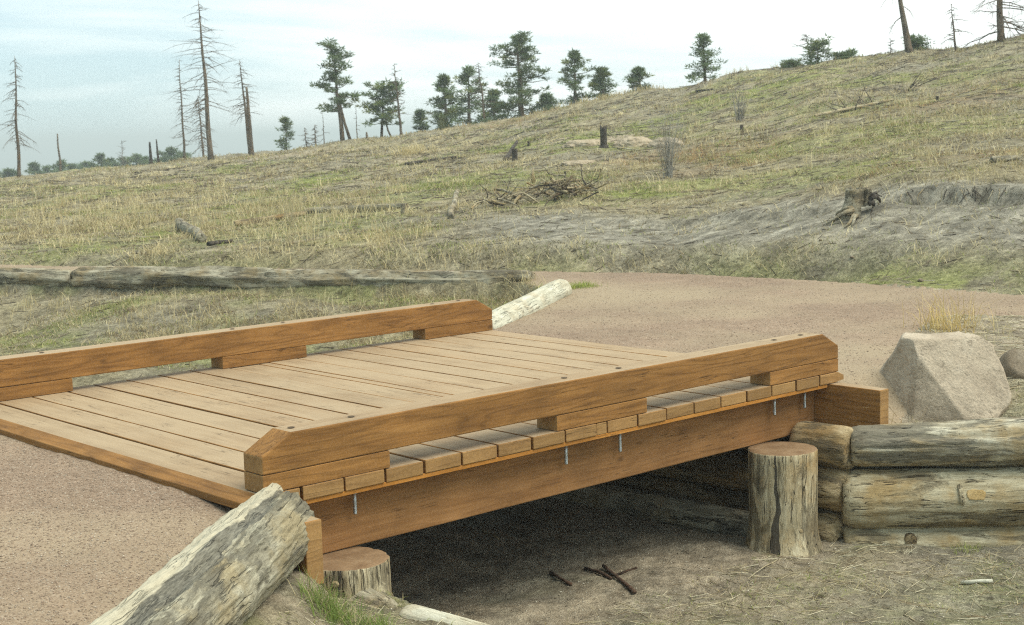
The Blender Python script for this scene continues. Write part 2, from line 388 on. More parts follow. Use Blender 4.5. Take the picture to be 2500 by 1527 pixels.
    bump(nt, b, h, 1.0, 0.010)
    return m
PALE = weathered('weathered_pale', (0.52,0.46,0.31), (0.37,0.31,0.19), (0.11,0.085,0.05), (0.38,0.26,0.11), darkness=0.25)
GREYL = weathered('weathered_grey', (0.54,0.50,0.375), (0.36,0.32,0.225), (0.095,0.085,0.065), (0.36,0.26,0.125), darkness=0.72)
OCHL = weathered('weathered_ochre', (0.46,0.36,0.21), (0.31,0.235,0.125), (0.08,0.064,0.042), (0.27,0.165,0.06), darkness=0.6)
STUMPM = weathered('stump_side', (0.52,0.455,0.30), (0.37,0.30,0.175), (0.09,0.072,0.045), (0.37,0.235,0.09), axis=2, darkness=0.45)
BLEACH = weathered('bleached_log', (0.60,0.58,0.46), (0.47,0.455,0.35), (0.24,0.22,0.16), (0.50,0.43,0.29), darkness=-0.25, spots=0.3, crack=0.5)
BARKD = weathered('rotten_log', (0.40,0.365,0.265), (0.27,0.24,0.165), (0.085,0.07,0.048), (0.27,0.20,0.10), darkness=0.5)
DEADW = weathered('dead_wood', (0.20,0.165,0.12), (0.13,0.10,0.07), (0.06,0.048,0.036), (0.20,0.13,0.07), axis=2, darkness=0.45, spots=0.3)
DARKW = weathered('charred_wood', (0.10,0.088,0.07), (0.065,0.054,0.042), (0.028,0.024,0.02), (0.08,0.06,0.04), axis=2, darkness=0.6)
TWIG = weathered('twig_wood', (0.13,0.085,0.055), (0.085,0.052,0.034), (0.04,0.025,0.018), (0.11,0.06,0.035), darkness=0.2, spots=0)
def topmat():
    m, nt, b = newmat('stump_top_stain')
    tc = N(nt, 'ShaderNodeTexCoord')
    wv = N(nt, 'ShaderNodeTexWave', wave_type='RINGS', rings_direction='Z', inp={'Scale': 14, 'Distortion': 1.6, 'Detail': 3, 'Detail Scale': 2}); LK(nt, tc.outputs['Object'], wv.inputs[0])
    n = noise(nt, tc.outputs['Object'], 8, 5, 0.6)
    c = rmp(nt, n, [(0.3, (0.17,0.10,0.05)), (0.6, (0.27,0.175,0.095)), (0.75, (0.33,0.24,0.15))])
    c = mix(nt, mth(nt, 'MULTIPLY', wv.outputs['Fac'], 0.12), c, (0.08,0.05,0.028))
    ck = noise(nt, tc.outputs['Object'], 120, 2); c = mix(nt, 0.35, c, ck, 'OVERLAY')
    LK(nt, c, b.inputs['Base Color']); b.inputs['Roughness'].default_value = 0.75; bump(nt, b, n, 0.4, 0.004); return m
STOP = topmat()
def flatmat(name, col, rough=0.8, metal=0.0, var=0.25, scale=30):
    m, nt, b = newmat(name)
    v, rn, raw, obj = objvec(nt, (1, 1, 1))
    n = noise(nt, raw, scale, 4, 0.6)
    c = rmp(nt, n, [(0.3, tuple(k*(1-var) for k in col)), (0.7, tuple(min(1, k*(1+var)) for k in col))])
    LK(nt, c, b.inputs['Base Color']); b.inputs['Roughness'].default_value = rough; b.inputs['Metallic'].default_value = metal; return m
ZINC = flatmat('galvanised_steel', (0.62,0.66,0.66), 0.38, 0.85, 0.15, 60)
HOLE_SHADE = flatmat('bolt_hole_shade', (0.10,0.068,0.038), 0.9)
def rockmat(name, A, B, C, sc=3.0):
    m, nt, b = newmat(name)
    v, rn, raw, obj = objvec(nt, (1, 1, 1))
    n = noise(nt, raw, sc, 9, 0.68, 0.4); f = noise(nt, raw, sc*22, 4, 0.7); n2 = noise(nt, raw, sc*5, 6, 0.62, 1.5)
    c = rmp(nt, n, [(0.3, A), (0.52, B), (0.72, C)])
    c = mix(nt, 0.55, c, rmp(nt, f, [(0.25, g(0.25)), (0.75, g(0.75))]), 'OVERLAY')
    c = mix(nt, mth(nt, 'MULTIPLY', rmp(nt, n2, [(0.34, g(1)), (0.42, g(0))]), 0.5), c, tuple(k*0.45 for k in A))
    LK(nt, c, b.inputs['Base Color']); b.inputs['Roughness'].default_value = 0.9
    bump(nt, b, mth(nt, 'ADD', n, mth(nt, 'MULTIPLY', mth(nt, 'ADD', f, n2), 0.35)), 0.8, 0.03); return m
ROCK = rockmat('granite_boulder', (0.33,0.265,0.19), (0.47,0.39,0.285), (0.58,0.50,0.385))
SANDY = rockmat('dry_soil', (0.30,0.235,0.155), (0.42,0.345,0.235), (0.52,0.44,0.32), 6)
ROCKD = rockmat('brown_rock', (0.13,0.10,0.065), (0.22,0.175,0.12), (0.30,0.25,0.18), 5)

def attr(nt, name):
    a = N(nt, 'ShaderNodeAttribute', attribute_name=name); return a
def ground_mat():
    m, nt, b = newmat('grassy_ground')
    ge = N(nt, 'ShaderNodeNewGeometry'); P = ge.outputs['Position']
    a = attr(nt, 'cover'); sp = N(nt, 'ShaderNodeSeparateColor'); LK(nt, a.outputs['Color'], sp.inputs[0])
    green, bare, sand_lift = sp.outputs[0], sp.outputs[1], sp.outputs[2]
    mp = N(nt, 'ShaderNodeMapping', inp={3: (1, 1, 0.3)}); LK(nt, P, mp.inputs[0])
    big = noise(nt, mp.outputs[0], 0.35, 5, 0.6); med = noise(nt, mp.outputs[0], 2.3, 6, 0.68); fine = noise(nt, P, 24, 6, 0.75); vf = noise(nt, P, 110, 3, 0.7)
    dry = rmp(nt, mth(nt, 'ADD', mth(nt, 'MULTIPLY', med, 0.5), mth(nt, 'MULTIPLY', fine, 0.5)), [(0.36, (0.12,0.098,0.058)), (0.48, (0.27,0.23,0.14)), (0.60, (0.43,0.375,0.235))])
    soil = rmp(nt, mth(nt, 'ADD', mth(nt, 'MULTIPLY', med, 0.35), mth(nt, 'MULTIPLY', fine, 0.65)), [(0.36, (0.12,0.105,0.075)), (0.48, (0.225,0.205,0.155)), (0.60, (0.34,0.315,0.25))])
    grn = rmp(nt, fine, [(0.34, (0.11,0.125,0.030)), (0.5, (0.23,0.255,0.068)), (0.64, (0.34,0.34,0.12))])
    red = rmp(nt, fine, [(0.34, (0.15,0.095,0.052)), (0.62, (0.36,0.255,0.145))])
    c = mix(nt, rmp(nt, big, [(0.45, g(0)), (0.60, g(0.55))]), dry, soil)
    rd_ = attr(nt, 'reddish')
    c = mix(nt, mth(nt, 'MULTIPLY', rd_.outputs['Fac'], rmp(nt, med, [(0.40, g(0.1)), (0.52, g(0.9))])), c, red)
    c = mix(nt, mth(nt, 'MULTIPLY', green, rmp(nt, med, [(0.38, g(0.1)), (0.50, g(1))])), c, grn)
    # bare bank: slanting bands of grey wash and darker earth
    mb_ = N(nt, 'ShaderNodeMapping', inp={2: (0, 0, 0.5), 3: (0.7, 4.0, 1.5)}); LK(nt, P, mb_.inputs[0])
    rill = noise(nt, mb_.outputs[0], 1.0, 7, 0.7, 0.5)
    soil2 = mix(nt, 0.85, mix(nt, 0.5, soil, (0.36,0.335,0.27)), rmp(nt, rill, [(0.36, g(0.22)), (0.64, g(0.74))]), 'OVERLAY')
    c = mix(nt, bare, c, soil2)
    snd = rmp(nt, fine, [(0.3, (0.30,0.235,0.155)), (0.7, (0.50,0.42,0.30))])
    c = mix(nt, sand_lift, c, snd)
    c = mix(nt, 0.75, c, rmp(nt, noise(nt, P, 4.2, 7, 0.78), [(0.36, g(0.22)), (0.5, g(0.5)), (0.64, g(0.80))]), 'OVERLAY')
    spk = rmp(nt, noise(nt, P, 7, 6, 0.8), [(0.35, g(0.8)), (0.42, g(0))])
    c = mix(nt, spk, c, (0.06,0.05,0.032))
    c = mix(nt, 0.7, c, rmp(nt, vf, [(0.28, g(0.22)), (0.72, g(0.78))]), 'OVERLAY')
    LK(nt, c, b.inputs['Base Color']); b.inputs['Roughness'].default_value = 0.95; b.inputs['Specular IOR Level'].default_value = 0.1
    bump(nt, b, mth(nt, 'ADD', mth(nt, 'MULTIPLY', med, 1.6), mth(nt, 'ADD', fine, mth(nt, 'MULTIPLY', vf, 0.3))), 1.0, 0.04)
    return m
def gravel_mat():
    m, nt, b = newmat('crushed_gravel')
    ge = N(nt, 'ShaderNodeNewGeometry'); P = ge.outputs['Position']
    vo = N(nt, 'ShaderNodeTexVoronoi', inp={'Scale': 95, 'Randomness': 1}); LK(nt, P, vo.inputs[0])
    vo2 = N(nt, 'ShaderNodeTexVoronoi', inp={'Scale': 210}); LK(nt, P, vo2.inputs[0])
    sc = N(nt, 'ShaderNodeSeparateColor'); LK(nt, vo.outputs['Color'], sc.inputs[0])
    sc2 = N(nt, 'ShaderNodeSeparateColor'); LK(nt, vo2.outputs['Color'], sc2.inputs[0])
    c1 = rmp(nt, sc.outputs[0], [(0.0, (0.165,0.115,0.078)), (0.2, (0.26,0.186,0.128)), (0.6, (0.325,0.240,0.170)), (0.9, (0.40,0.31,0.23)), (1.0, (0.54,0.46,0.36))])
    c2 = rmp(nt, sc2.outputs[0], [(0.0, (0.17,0.118,0.078)), (0.5, (0.30,0.218,0.152)), (1.0, (0.46,0.365,0.275))])
    c = mix(nt, 0.55, c1, c2)
    big = noise(nt, P, 0.9, 5, 0.6); med = noise(nt, P, 6, 5, 0.65)
    c = mix(nt, 0.6, c, rmp(nt, big, [(0.3, g(0.38)), (0.7, g(0.60))]), 'OVERLAY')
    c = mix(nt, 0.4, c, rmp(nt, med, [(0.3, g(0.35)), (0.7, g(0.62))]), 'OVERLAY')
    # finer trodden tan fines along the middle of the trail
    c = mix(nt, rmp(nt, noise(nt, P, 0.33, 4, 0.6), [(0.42, g(0)), (0.60, g(0.75))]), c, mix(nt, sc2.outputs[1], (0.33,0.265,0.175), (0.47,0.395,0.275)))
    c = mix(nt, 1.0, c, (0.90, 0.87, 0.835), 'MULTIPLY')
    LK(nt, c, b.inputs['Base Color']); b.inputs['Roughness'].default_value = 0.92; b.inputs['Specular IOR Level'].default_value = 0.15
    bump(nt, b, mth(nt, 'ADD', mth(nt, 'SUBTRACT', mth(nt, 'MULTIPLY', sc.outputs[1], 0.4), mth(nt, 'MULTIPLY', vo.outputs['Distance'], 0.7)), mth(nt, 'MULTIPLY', med, 0.8)), 0.7, 0.008)
    return m
GROUND, GRAVEL = ground_mat(), gravel_mat()
def vcol_mat(name, rough=0.8, trans=0.0, var=True):
    m, nt, b = newmat(name)
    a = attr(nt, 'tint')
    c = a.outputs['Color']
    if var:
        ge = N(nt, 'ShaderNodeNewGeometry'); n = noise(nt, ge.outputs['Position'], 9, 3)
        c = mix(nt, 0.3, c, rmp(nt, n, [(0.3, g(0.35)), (0.7, g(0.62))]), 'OVERLAY')
    LK(nt, c, b.inputs['Base Color']); b.inputs['Roughness'].default_value = rough; b.inputs['Specular IOR Level'].default_value = 0.15
    if trans:
        tr = N(nt, 'ShaderNodeBsdfTranslucent'); LK(nt, c, tr.inputs[0])
        ms = N(nt, 'ShaderNodeMixShader', inp={0: trans}); LK(nt, b.outputs[0], ms.inputs[1]); LK(nt, tr.outputs[0], ms.inputs[2])
        LK(nt, ms.outputs[0], nt.nodes['Material Output'].inputs['Surface'])
    return m
BLADE = vcol_mat('grass_blades', 0.8, 0.25)
NEEDLE = vcol_mat('pine_needles', 0.7, 0.3)
STONES = vcol_mat('stone_chips', 0.9)

# ------------------------------------------------------------------ object helpers
def link(name, me, mats, parent=None, loc=None, rot=None, smooth=False):
    o = bpy.data.objects.new(name, me); COL.objects.link(o)
    for m in (mats if isinstance(mats, (list, tuple)) else [mats]): me.materials.append(m)
    if parent: o.parent = parent
    if loc is not None: o.location = loc
    if rot is not None: o.rotation_euler = rot
    if smooth:
        me.polygons.foreach_set('use_smooth', [True]*len(me.polygons))
    return o
def tag(o, label=None, cat=None, group=None, kind=None):
    if label: o['label'] = label
    if cat: o['category'] = cat
    if group: o['group'] = group
    if kind: o['kind'] = kind
    return o
def empty(name, loc, rz=0.0):
    o = bpy.data.objects.new(name, None); COL.objects.link(o); o.location = loc; o.rotation_euler = (0, 0, rz); o.empty_display_size = 0.2; return o
def np_mesh(name, V, F, loops_per, tint=None, attrname='tint'):
    me = bpy.data.meshes.new(name); V = np.asarray(V, np.float32); F = np.asarray(F, np.int32).ravel()
    nf = len(F)//loops_per
    me.vertices.add(len(V)); me.vertices.foreach_set('co', V.ravel())
    me.loops.add(len(F)); me.loops.foreach_set('vertex_index', F)
    me.polygons.add(nf); me.polygons.foreach_set('loop_start', np.arange(nf, dtype=np.int32)*loops_per)
    try: me.polygons.foreach_set('loop_total', np.full(nf, loops_per, np.int32))
    except Exception: pass
    me.update(calc_edges=True)
    if tint is not None:
        at = me.attributes.new(attrname, 'FLOAT_COLOR', 'POINT')
        c = np.ones((len(V), 4), np.float32); c[:, :3] = tint; at.data.foreach_set('color', c.ravel())
    return me
class MB:
    def __init__(s): s.v = []; s.f = []; s.t = []
    def tube(s, pts, rad, n=6, cap=True, tint=None):
        pts = [Vector(p) for p in pts]; b0 = len(s.v); prev = None
        for i, p in enumerate(pts):
            d = (pts[min(i+1, len(pts)-1)]-pts[max(i-1, 0)]).normalized()
            if prev is None:
                a = d.orthogonal().normalized()
            else:
                a = prev-d*prev.dot(d)
                a = a.normalized() if a.length > 1e-6 else d.orthogonal().normalized()
            prev = a; b = d.cross(a)
            for k in range(n):
                t = 2*math.pi*k/n; s.v.append(p+(a*math.cos(t)+b*math.sin(t))*rad[i])
        for i in range(len(pts)-1):
            for k in range(n):
                a0 = b0+i*n+k; a1 = b0+i*n+(k+1) % n; s.f.append((a0, a1, a1+n, a0+n))
        if cap:
            s.f.append(tuple(b0+k for k in range(n))[::-1]); e = b0+(len(pts)-1)*n; s.f.append(tuple(e+k for k in range(n)))
    def build(s, name, mats, parent=None, loc=None, rot=None, smooth=True):
        me = bpy.data.meshes.new(name); me.from_pydata([tuple(v) for v in s.v], [], s.f); me.update()
        return link(name, me, mats, parent, loc, rot, smooth)

def beam(name, x0, x1, y0, y1, z0, z1, mats, parent, bev=0.004, axis=None, prof=None, label=None, warp=0.0, loc=None, rot=None):
    """sawn timber; faces looking up take material slot 1 when given. prof: side outline (x,z) extruded along y"""
    bm = bmesh.new()
    if prof:
        A = [bm.verts.new((x, y0, z)) for x, z in prof]; B = [bm.verts.new((x, y1, z)) for x, z in prof]
        bm.faces.new(A); bm.faces.new(B[::-1]); n = len(prof)
        for i in range(n): bm.faces.new((A[(i+1) % n], A[i], B[i], B[(i+1) % n]))
    else:
        bmesh.ops.create_cube(bm, size=1)
        for v in bm.verts: v.co = Vector((x0 if v.co.x < 0 else x1, y0 if v.co.y < 0 else y1, z0 if v.co.z < 0 else z1))
    bmesh.ops.recalc_face_normals(bm, faces=bm.faces)
    bmesh.ops.bevel(bm, geom=list(bm.edges), offset=bev, segments=2, affect='EDGES', profile=0.5)
    ext = max(x1-x0, y1-y0)
    if warp:
        ax = 0 if (x1-x0) > (y1-y0) else 1
        lo, hi = (x0, x1) if ax == 0 else (y0, y1); ncut = int((hi-lo)/0.16)
        for i in range(1, ncut):
            c = [0, 0, 0]; c[ax] = lo+(hi-lo)*i/ncut; no = [0, 0, 0]; no[ax] = 1
            bmesh.ops.bisect_plane(bm, geom=list(bm.verts)+list(bm.edges)+list(bm.faces), plane_co=c, plane_no=no)
        sd_ = rnd.random()*50
        for v in bm.verts:
            t = v.co[ax]*1.3
            v.co.z += warp*mnoise.noise(Vector((t, sd_, 0)))
            v.co[1-ax] += warp*0.6*mnoise.noise(Vector((t*1.7, sd_+9, 0)))
    for f in bm.faces:
        if len(mats) > 1 and f.normal.z > 0.975: f.material_index = 1
        if len(mats) > 2:
            axl = 0 if (x1-x0) > (y1-y0) else 1
            if abs(f.normal[axl]) > 0.9: f.material_index = 2
    me = bpy.data.meshes.new(name); bm.to_mesh(me); bm.free()
    o = link(name, me, mats, parent, loc, rot)
    if label: o['label'] = label
    return o

def log_obj(name, p0, p1, r0, r1, mat, cap=None, parent=None, n=44, seg=None, rough=0.06, flare=0.0, seed=0, dome=0.25, shape=None, sag=0.0, chips=0.0, flat_end=False, bend=0.0):
    """a weathered log with its own local X along the trunk"""
    p0, p1 = Vector(p0), Vector(p1); L = (p1-p0).length
    seg = seg or max(8, int(L/0.035)); V = []; F = []; mi = []
    def rad(t, a):
        r = r0+(r1-r0)*t+flare*max(0, 1-t*3.2)**2
        q = Vector((t*L*1.3+seed*7.1, math.cos(a)*1.6, math.sin(a)*1.6))
        r *= 1+rough*1.3*mnoise.noise(q)
        q2 = Vector((t*L*1.1+seed*3.3, math.cos(a)*9, math.sin(a)*9))
        r *= 1+rough*0.8*mnoise.noise(q2)
        cr_ = mnoise.noise(Vector((t*L*0.7+seed, math.cos(a)*4.5+5, math.sin(a)*4.5)))
        r *= 1-max(0, cr_-0.28)*rough*3.2
        if chips: r *= 1-chips*max(0, mnoise.noise(Vector((t*L*5+seed, math.cos(a)*3, math.sin(a)*3)))-0.15)
        if shape: r *= shape(t, a)
        return r
    ts = []
    dm = min(0.5*r0, L*0.1)/L*dome*2
    ends = [(0, 0.82), (dm*0.35, 0.94), (dm, 1.0)] if dome and not flat_end else [(0, 0.985), (0.004/L, 1.0)]
    for (t, k) in ends: ts.append((t, k))
    for i in range(1, seg): 
        t = i/seg
        if dm < t < 1-dm: ts.append((t, 1.0))
    for (t, k) in ends[::-1]: ts.append((1-t, k))
    for (t, k) in ts:
        off = sag*math.sin(math.pi*t); bo = bend*mnoise.noise(Vector((t*2.2, seed, 3)))
        for j in range(n):
            a = 2*math.pi*j/n; r = rad(t, a)*k
            jit = 0.0
            if (t < 1e-6 or t > 1-1e-6) and chips: jit = chips*0.12*mnoise.noise(Vector((a*2.2, seed, t*5)))
            V.append((t*L+jit, math.cos(a)*r+bo, math.sin(a)*r-off))
    m = len(ts)
    for i in range(m-1):
        for j in range(n):
            F.append((i*n+j, i*n+(j+1) % n, (i+1)*n+(j+1) % n, (i+1)*n+j)); mi.append(0)
    for (st, flip) in ((0, True), ((m-1)*n, False)):
        # cap as rings towards the centre
        rings = [st]; cx = sum(V[st+j][0] for j in range(n))/n; cy = sum(V[st+j][1] for j in range(n))/n; cz = sum(V[st+j][2] for j in range(n))/n
        prev = [st+j for j in range(n)]
        for s_ in (0.75, 0.5, 0.25):
            cur = []
            for j in range(n):
                x, y, z = V[st+j]; cur.append(len(V))
                V.append((cx+(0.01*mnoise.noise(Vector((y*20, z*20, seed))) if not flat_end else 0), cy+(y-cy)*s_, cz+(z-cz)*s_))
            for j in range(n):
                q = (prev[j], cur[j], cur[(j+1) % n], prev[(j+1) % n]); F.append(q if flip else q[::-1]); mi.append(1 if cap else 0)
            prev = cur
        F.append(tuple(prev)[::-1] if flip else tuple(prev)); mi.append(1 if cap else 0)
    me = bpy.data.meshes.new(name); me.from_pydata(V, [], F); me.update()
    me.polygons.foreach_set('material_index', mi)
    o = link(name, me, [mat]+([cap] if cap else []), parent, smooth=True)
    d = (p1-p0).normalized(); o.matrix_world = Matrix.Translation(p0) @ d.to_track_quat('X', 'Z').to_matrix().to_4x4()
    return o

# ------------------------------------------------------------------ ground and path
def angles():
    fine = np.arange(-25, 25.001, 0.095); a = [25.0]; st = 0.2
    while a[-1] < 180: st = min(st*1.25, 4); a.append(a[-1]+st)
    a = [q for q in a[1:] if q < 179]
    return np.radians(np.concatenate([-np.array(a[::-1]), fine, np.array(a)]))
rs = [0.35]
while rs[-1] < 3600:
    r = rs[-1]; rs.append(r+(0.10 if r < 3.6 else max(0.021, 0.0046*r) if r < 30 else 0.008*r if r < 90 else 0.035*r))
TH = angles(); RR = np.array(rs)
RG, TG = np.meshgrid(RR, TH, indexing='ij')
GX = CAM[0]+RG*(np.sin(YAW+TG)); GY = CAM[1]+RG*(np.cos(YAW+TG))
GZ = terrain(GX, GY)
nr, na = GX.shape
idx = np.arange(nr*na).reshape(nr, na)
A = idx[:-1, :]; B = idx[1:, :]; A2 = np.roll(A, -1, axis=1); B2 = np.roll(B, -1, axis=1)
F = np.stack([A, A2, B2, B], -1).reshape(-1, 4)
fan_c = nr*na
Vg = np.stack([GX.ravel(), GY.ravel(), GZ.ravel()], -1)
cxy = (Vg[F].mean(axis=1))
gm, _ = masks(cxy[:, 0], cxy[:, 1])
def patchset(L_):
    out = []
    for (px, py, wx, wy, k) in L_:
        c = hit(px, py); t = hit(px, py-wy); b_ = hit(px, py+wy); u = (c[0]-CAM[0])*FH[0]+(c[1]-CAM[1])*FH[1]
        du = max(0.4, abs(((t-b_)[0]*FH[0]+(t-b_)[1]*FH[1]))*0.5); out.append((c[0], c[1], wx*u/3582, min(du, 9), k))
    return out
PG = patchset([(1450,330,250,26,1),(1250,352,170,16,.9),(1620,292,200,18,.9),(1850,208,260,16,1),(2120,190,140,16,.8),(2350,176,120,12,.7),(1150,430,190,24,.7),(790,430,90,20,.9),(560,408,90,13,.9),(300,470,130,15,.6),
    (95,500,60,12,.8),(380,572,80,15,.8),(1500,470,280,18,.9),(1900,425,330,26,.55),(2050,330,320,36,.5),(1700,440,200,20,.6),(640,470,120,16,.5),(2300,300,260,30,.45),(1350,430,160,20,.6),(200,590,220,22,.5),(1750,240,160,14,.8),(900,560,200,20,.35),(1000,470,140,22,.5)])
PS = patchset([(1500,328,95,11,1),(1330,342,70,8,.8),(1400,388,60,8,.8),(1180,310,160,8,.6),(1560,345,60,8,.7),(985,385,60,10,.6),(1880,295,90,8,.4),(700,380,130,8,.5)])
PR = patchset([(1650,375,300,22,.8),(2300,235,240,22,.8),(1750,400,180,16,.6),(2000,480,160,12,.4),(1000,560,150,12,.5),(1250,290,180,8,.7),(400,450,160,14,.4),(2250,380,200,20,.5)])
def pmask(x, y, Ps):
    m = np.zeros(np.shape(x)); nz = 0.9*fbm(x*0.55, y*0.55, 4, 301)+0.5*fbm(x*2.0, y*2.0, 3, 302)
    for (cx, cy, rl, rd, k) in Ps:
        dx, dy = x-cx, y-cy; l = (dx*RH[0]+dy*RH[1])/rl; d = (dx*FH[0]+dy*FH[1])/rd
        m = np.maximum(m, k*ss(1.15, 0.35, np.sqrt(l*l+d*d)-nz*0.9))
    return m
def cover(x, y):
    dx, dy = x-CAM[0], y-CAM[1]; u = np.maximum(dx*FH[0]+dy*FH[1], .5); q = (dx*RH[0]+dy*RH[1])/u
    de = polydist(x, y, FAR_EDGE); hill = inpoly(x, y, FAR_EDGE+[(-40,120),(400,400),(400,-60),(14,-60)])
    gn = ss(0.10, 0.5, fbm(x*0.3+3, y*0.3, 4, 91))*0.5
    green = np.where(hill, np.maximum(gn, pmask(x, y, PG)), 0.55*ss(-0.15, .35, fbm(x*1.1, y*1.1, 3, 95)))
    green = np.maximum(green, np.where(hill, 0.75*ss(1.5, 0.2, de)*ss(-.35, .2, fbm(x*1.2, y*1.2, 3, 93)), 0))
    bank = ss(-0.10, 0.04, q)*ss(0.7, 1.8, de)*(1-ss(3.3, 4.6, de+0.9*fbm(x*0.5, y*0.5, 2, 99)))*hill
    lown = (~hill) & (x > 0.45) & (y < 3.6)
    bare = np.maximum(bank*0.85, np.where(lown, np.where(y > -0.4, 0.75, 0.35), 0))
    sand_lift = np.where(hill, pmask(x, y, PS), 0)
    sand_lift = np.where((~hill) & (x > 4.0) & (y < 1.5), 0.5, sand_lift)
    sand_lift = np.where(lown, 0.8*ss(-0.8, 0.2, fbm(x*2.2, y*2.2, 3, 306))*ss(-1.6, -0.2, y), sand_lift)  # ground turned paler under the bridge, brightness painted in to lift the shade
    sand_lift = np.where((~hill) & (x < 0.62) & (y < 1.2), 0.75*ss(-0.6, 0.3, fbm(x*3, y*3, 3, 305)), sand_lift)
    red = np.where(hill, pmask(x, y, PR), 0)*(1-bank)
    return np.stack([green*(1-bank), bare, sand_lift, red], -1)
def sub(Fm, name, mat, kind_label):
    used = np.unique(Fm); remap = np.full(nr*na, -1, np.int64); remap[used] = np.arange(len(used))
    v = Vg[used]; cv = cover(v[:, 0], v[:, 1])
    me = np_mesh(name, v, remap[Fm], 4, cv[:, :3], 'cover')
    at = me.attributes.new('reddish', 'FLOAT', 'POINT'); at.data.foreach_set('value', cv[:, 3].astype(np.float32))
    o = link(name, me, mat, smooth=True); tag(o, kind='structure'); return o
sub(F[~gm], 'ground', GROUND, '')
sub(F[gm], 'gravel_path', GRAVEL, '')
# small cap under the camera
me = bpy.data.meshes.new('ground'); ring = [tuple(Vg[j]) for j in range(na)]
me.from_pydata(ring, [], [tuple(range(na))]); me.update(); tag(link('gravel_path', me, GRAVEL), kind='structure')

# ------------------------------------------------------------------ the footbridge
H1, H2 = 0.085, 0.254
BR = empty('footbridge', (0, 0, 0))
tag(BR, 'low timber footbridge with stained plank deck and two kerb rails over a dry wash', 'footbridge')
W0, W1 = 0.0, 3.40
gaps = [0.1954+0.2335*k for k in range(9)]+[2.0634+0.0813+0.2335*k for k in range(9)]
gw = [0.014, .009, .013, .014, .010, .013, .013, .009, .006, .006, .008, .010, .009, .009, .011, .009, .009, .011]
edges = [-0.085]+gaps+[4.262]
TP = -0.0635
for i in range(len(edges)-1):
    a = edges[i]+(gw[i-1]/2 if i > 0 else 0); b = edges[i+1]-(gw[i]/2 if i < len(gw) else 0)
    prof = None
    if i == 0: prof = [(a, TP), (b, TP), (b, 0), (a+0.075, 0), (a, -0.028)]
    if i == len(edges)-2: prof = [(a, TP), (b, TP), (b, -0.026), (b-0.06, 0), (a, 0)]
    dy = rnd.uniform(-0.004, 0.004); dz = rnd.uniform(-0.0015, 0.0015)
    if prof: prof = [(x, z+dz) for x, z in prof]
    o = beam('deck_plank', a, b, W0+dy, W1+dy, TP+dz, dz, [WY, WYT, ENDG], BR, 0.004, prof=prof, warp=0.0022)
    if i == 9: o['label'] = 'narrow filler strip between the deck planks'
for (y0, sidey) in ((0.0, 'near'), (3.246, 'far')):
    y1 = y0+0.154; x0, x1 = 0.0, 4.208; c, ct = 0.158, 0.088
    prof = [(x0, H1), (x1, H1), (x1, H2-ct), (x1-c, H2), (x0+c, H2), (x0, H2-ct)]
    r = beam('kerb_rail', x0, x1, y0, y1, H1, H2, [WX, WXT, ENDG], BR, 0.006, prof=prof, warp=0.003)
    if y0 == 0: r['label'] = 'kerb rail nearest the camera with recessed bolt holes'
    else: r['label'] = 'kerb rail on the far side of the deck beside the grass'
    for (a, b) in ((0.0, 0.694), (1.775, 2.456), (3.53, 4.208)):
        s = beam('rail_block', a, b, y0+0.001, y1-0.001, 0.002, H1-0.002, [WX, WXT, ENDG], BR, 0.003, warp=0.001)
    for bx in (0.21, 0.54, 1.91, 2.32, 3.67, 3.93):
        # bolt hole as a flat disc, the shade inside it painted as dark colour
        bm = bmesh.new(); bmesh.ops.create_circle(bm, cap_ends=True, segments=20, radius=0.017)
        ret = bmesh.ops.inset_region(bm, faces=bm.faces[:], thickness=0.003)
        me = bpy.data.meshes.new('bolt_hole_shade'); bm.to_mesh(me); bm.free()
        link('bolt_hole_shade', me, HOLE_SHADE, r, (bx, y0+0.080, H2+0.0042))
    for bx in (0.21, 0.54, 1.91, 2.32, 3.67, 3.97):
        if y0 > 1: continue
        mb = MB(); mb.tube([(0, 0, -0.088), (0, 0, -0.205)], [0.0085, 0.0085], 10)
        for k in range(22):
            zz = -0.115-k*0.004
            mb.tube([(0, 0, zz), (0, 0, zz-0.0015)], [0.0096, 0.0096], 10)
        bo = mb.build('bolt', ZINC, BR, (bx, y0+0.080, 0), smooth=True)
        mn = MB(); mn.tube([(0, 0, -0.0875), (0, 0, -0.090)], [0.021, 0.021], 16); mn.tube([(0, 0, -0.0905), (0, 0, -0.104)], [0.0155, 0.0155], 6)
        mn.build('nut', ZINC, bo, smooth=False)
for y0 in (0.004, 3.296):
    beam('nailer_strip', -0.03, 4.10, y0, y0+0.10, -0.0855, -0.0648, [ORG], BR, 0.002, warp=0.0012)
for y0 in (0.115, 1.655, 3.195):
    gd = beam('girder', 0.088, 4.117, y0, y0+0.09, -0.368, -0.0865 if y0 in (0.115, 3.195) else -0.0655, [RED], BR, 0.006, warp=0.004)
beam('sill_beam', 0.0, 0.085, -0.31, 3.72, -0.350, -0.067, [WY, WYT, ENDG], BR, 0.005, warp=0.002, label='sill beam at the near end of the bridge')
beam('sill_beam', 4.12, 4.21, -0.365, 3.76, -0.335, -0.0665, [WY, WYT, ENDG], BR, 0.005, warp=0.002, label='sill beam at the far end of the bridge')

